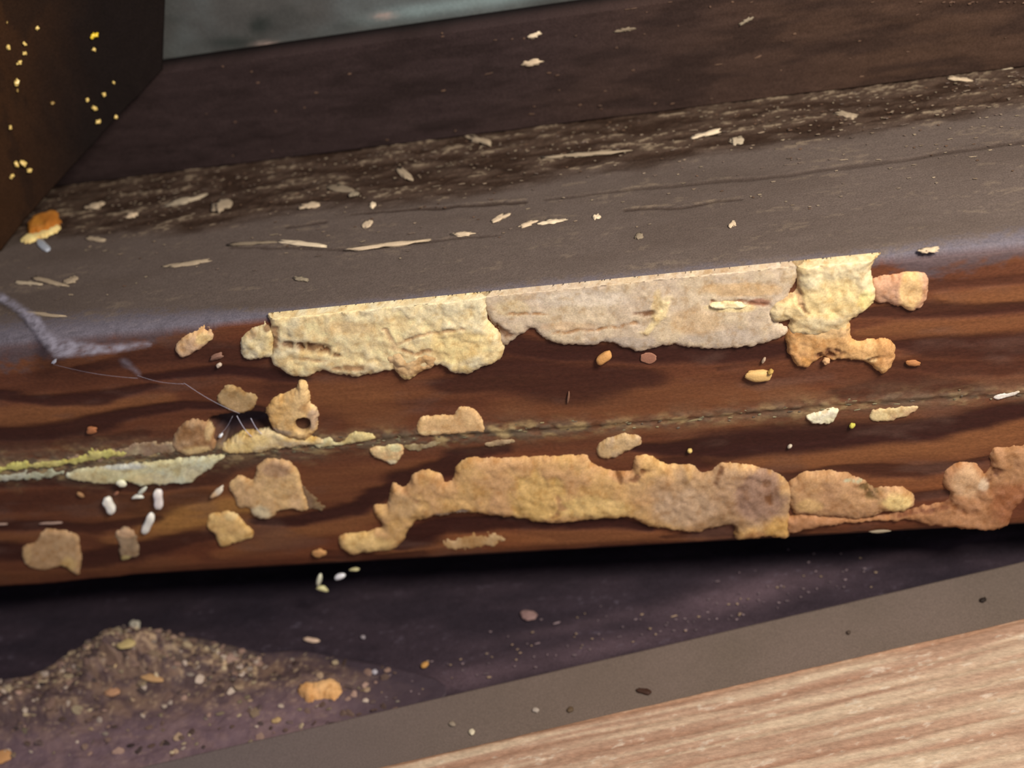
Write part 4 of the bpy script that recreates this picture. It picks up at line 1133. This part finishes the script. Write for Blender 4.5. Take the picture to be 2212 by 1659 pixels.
LED = [(672, 1384, 36, 9, -6, 'l', lin(226, 196, 166), 'bright cream shell-like flake at the heap top in the shadow edge'),
       (1142, 1331, 36, 20, -4, 'l', lin(150, 120, 112), 'dull pinkish round crumb alone on the dark ledge'),
       (810, 1453, 11, 9, 0, 'l', lin(190, 186, 190), 'tiny white crumb past the heap tail'), (785, 1378, 9, 7, 0, 'l', lin(170, 160, 160), 'tiny grey crumb in the shadow past the heap'),
       (918, 1438, 18, 10, 30, 'l', lin(200, 150, 80), 'tiny orange crumb on the ledge beyond the heap'), (598, 1558, 20, 11, 20, 'l', lin(190, 160, 110), 'small beige crumb just behind the painted strip'),
       (330, 1466, 50, 15, -8, 'l', lin(206, 164, 112), 'oblong orange beige chip on the heap slope'), (250, 1437, 12, 12, 0, 'l', lin(214, 186, 140), 'small round cream pellet on the heap slope'),
       (245, 1496, 34, 18, 20, 'l', lin(196, 150, 112), 'pinkish beige chip lower on the heap slope'), (0, 1637, 50, 24, 10, 'l', lin(210, 156, 100), 'orange tan chip at the lowest corner of the ledge'),
       (292, 1352, 22, 20, 20, 'l', lin(216, 208, 184), 'whitish pellet crowning the heap'),
       (275, 1393, 44, 16, 16, 'l', lin(206, 184, 124), 'yellowish chip just below the heap crown'),
       (1020, 1583, 14, 13, 0, 's', lin(220, 208, 176), 'bright round white speck on the painted strip'), (1158, 1536, 14, 9, 0, 's', lin(180, 168, 152), 'faint white speck on the painted strip by a dark one'),
       (978, 1566, 16, 10, -20, 's', lin(150, 136, 116), 'small greyish speck on the painted strip near the bright one'),
       (1394, 1495, 34, 12, -10, 's', lin(66, 42, 30), 'dark brown flake on the painted strip by the plank'), (1232, 1535, 16, 10, 20, 's', lin(96, 78, 56), 'dark olive speck on the painted strip'),
       (2124, 1298, 16, 9, 10, 's', lin(40, 30, 24), 'black speck on the far end of the painted strip'), (1833, 1368, 12, 7, 20, 's', lin(80, 66, 54), 'faint brown speck midway on the painted strip')]
LEVEL['strip'] = ZS; AX['strip'] = 2; NRM['strip'] = np.array([0, 0, 1.])
for i, (x, y, l, w, a, b, col, lab) in enumerate(LED):
    lift = 0.0
    if b == 'l':
        yy = y + np.arange(0, 90, 2.0); xx = np.full(yy.shape, float(x))
        dd, hh = heap_h(xx, yy)
        Q = on('ledge', xx, yy); Q[:, 2] += hh * PX
        err = np.abs(proj(Q)[1] - y); j = int(err.argmin())
        if dd[j] > 4:
            lift = hh[j] * PX
            # keep the picture position when the chip sits up on the heap
            LEVEL['up'] = Z_LEDGE + lift; AX['up'] = 2; NRM['up'] = np.array([0, 0, 1.])
    base = 'strip' if b == 's' else ('up' if lift else 'ledge')
    bit('wood_fleck', x, y, l, w * 1.1, a, 5, base, col, lab, 'fleck', 400 + i, rough=.4)
relief('wood_chip', [(645, 1500), (660, 1484), (690, 1482), (715, 1474), (732, 1480), (740, 1500), (725, 1516), (700, 1516), (672, 1524), (658, 1514)], 'ledge', 40, 20, lin(214, 160, 100), lin(226, 176, 116),
       'largest flat orange tan chip lying on the tail of the heap', cat='chip', seed=160, cell=30, step=2.2, lift=.001)


# ------------------------------------------------------------------ cobweb
def web_sheet(name, poly, base, label, seed, alpha=.6, lift=.0006):
    pl = smooth_poly(poly, 3); step = 4
    x0, y0 = pl.min(0); x1, y1 = pl.max(0)
    x, y = np.meshgrid(np.arange(x0, x1 + step, step), np.arange(y0, y1 + step, step))
    d = sdf(pl, x, y)
    P = hit(x, y, AX[base], LEVEL[base]) + NRM[base] * (lift + (fbm(x / 30, y / 30, 3, seed) * .0006))[..., None]
    al = sstep(0, 14, d) * alpha * (.6 + .8 * fbm(x / 12, y / 30, 3, seed + 1))
    C = np.repeat(al[..., None], 3, -1)
    Fa = grid_faces(*x.shape); Fa = Fa[(d > -2).ravel()[Fa].all(1)][:, ::-1]
    used = np.unique(Fa); rm = -np.ones(x.size, int); rm[used] = np.arange(len(used))
    return link(name, P.reshape(-1, 3)[used], rm[Fa], C.reshape(-1, 3)[used], 'web')


def strand_mesh(pts, r):
    P = np.array(pts); n = len(P); V = []; Fa = []
    for i in range(n):
        t = _n(P[min(i + 1, n - 1)] - P[max(i - 1, 0)]); a = _n(np.cross(t, [0.3, .2, 1])); b = np.cross(t, a)
        for k in range(6):
            th = k * math.pi / 3; V.append(P[i] + r * (a * math.cos(th) + b * math.sin(th)))
        if i:
            for k in range(6):
                q = (i - 1) * 6; Fa.append([q + k, q + (k + 1) % 6, q + 6 + (k + 1) % 6, q + 6 + k])
    Fa.append(list(range(6))[::-1]); Fa.append([(n - 1) * 6 + k for k in range(6)])
    return np.array(V), Fa


WEB = o = web_sheet('cobweb', [(-30, 618), (20, 640), (60, 665), (95, 690), (120, 722), (160, 735), (230, 745), (320, 740), (330, 758), (240, 775), (135, 785), (120, 784), (100, 762), (75, 728), (45, 694), (10, 668), (-30, 650)], 'top',
              '', 801, 1.25)
tag(o, 'grey cobweb veil slanting over the dusty beam edge beside the post', 'cobweb')
o = web_sheet('cobweb', [(255, 770), (275, 764), (292, 780), (312, 800), (302, 816), (285, 800), (262, 790)], 'front', '', 805, .8, .0005)
reparent(o, WEB, 'web_scrap')
PIT = bpy.data.objects.new('cobweb', None); sc.collection.objects.link(PIT); PIT.location = Vector(on('front', 535., 915.)); PIT.empty_display_size = .001
tag(PIT, 'few bright silk threads strung across the torn pit', 'cobweb')
for t_ in [q for q in bpy.data.objects if q.name.startswith('cobweb_tuft')]:
    if 'torn pit' in t_['label']: reparent(t_, PIT, 'silk_tuft')
    elif 'veil' in t_['label']: reparent(t_, WEB, 'silk_tuft')
for i, (a, b, r, lab) in enumerate([((118, 782), (300, 812), .00002, 'faint long silk thread from the veil to the cobweb scrap'), ((400, 822), (520, 888), .00003, 'thick whitish silk thread ending above the torn pit'),
                                    ((514, 893), (546, 938), .00008, 'bright silk thread crossing the torn pit, nearer the brown clump'), ((544, 898), (568, 932), .00008, 'bright silk thread crossing the torn pit, nearer the holed clump'),
                                    ((505, 893), (480, 930), .00003, 'dim silk thread dropping to the white tuft in the pit'), ((300, 806), (400, 824), .00002, 'faint silk thread between scrap and thick thread')]):
    pts = []
    for t in np.linspace(0, 1, 10):
        p = on('front', np.array(a[0] + (b[0] - a[0]) * t), np.array(a[1] + (b[1] - a[1]) * t + 5 * math.sin(t * math.pi)))
        pts.append(p + NRM['front'] * .0009)
    V, Fa = strand_mesh(pts, r)
    o = link('silk_thread', V, Fa, lin(206, 202, 220), 'grain')
    reparent(o, WEB if i in (0, 5) else PIT, 'silk_thread')
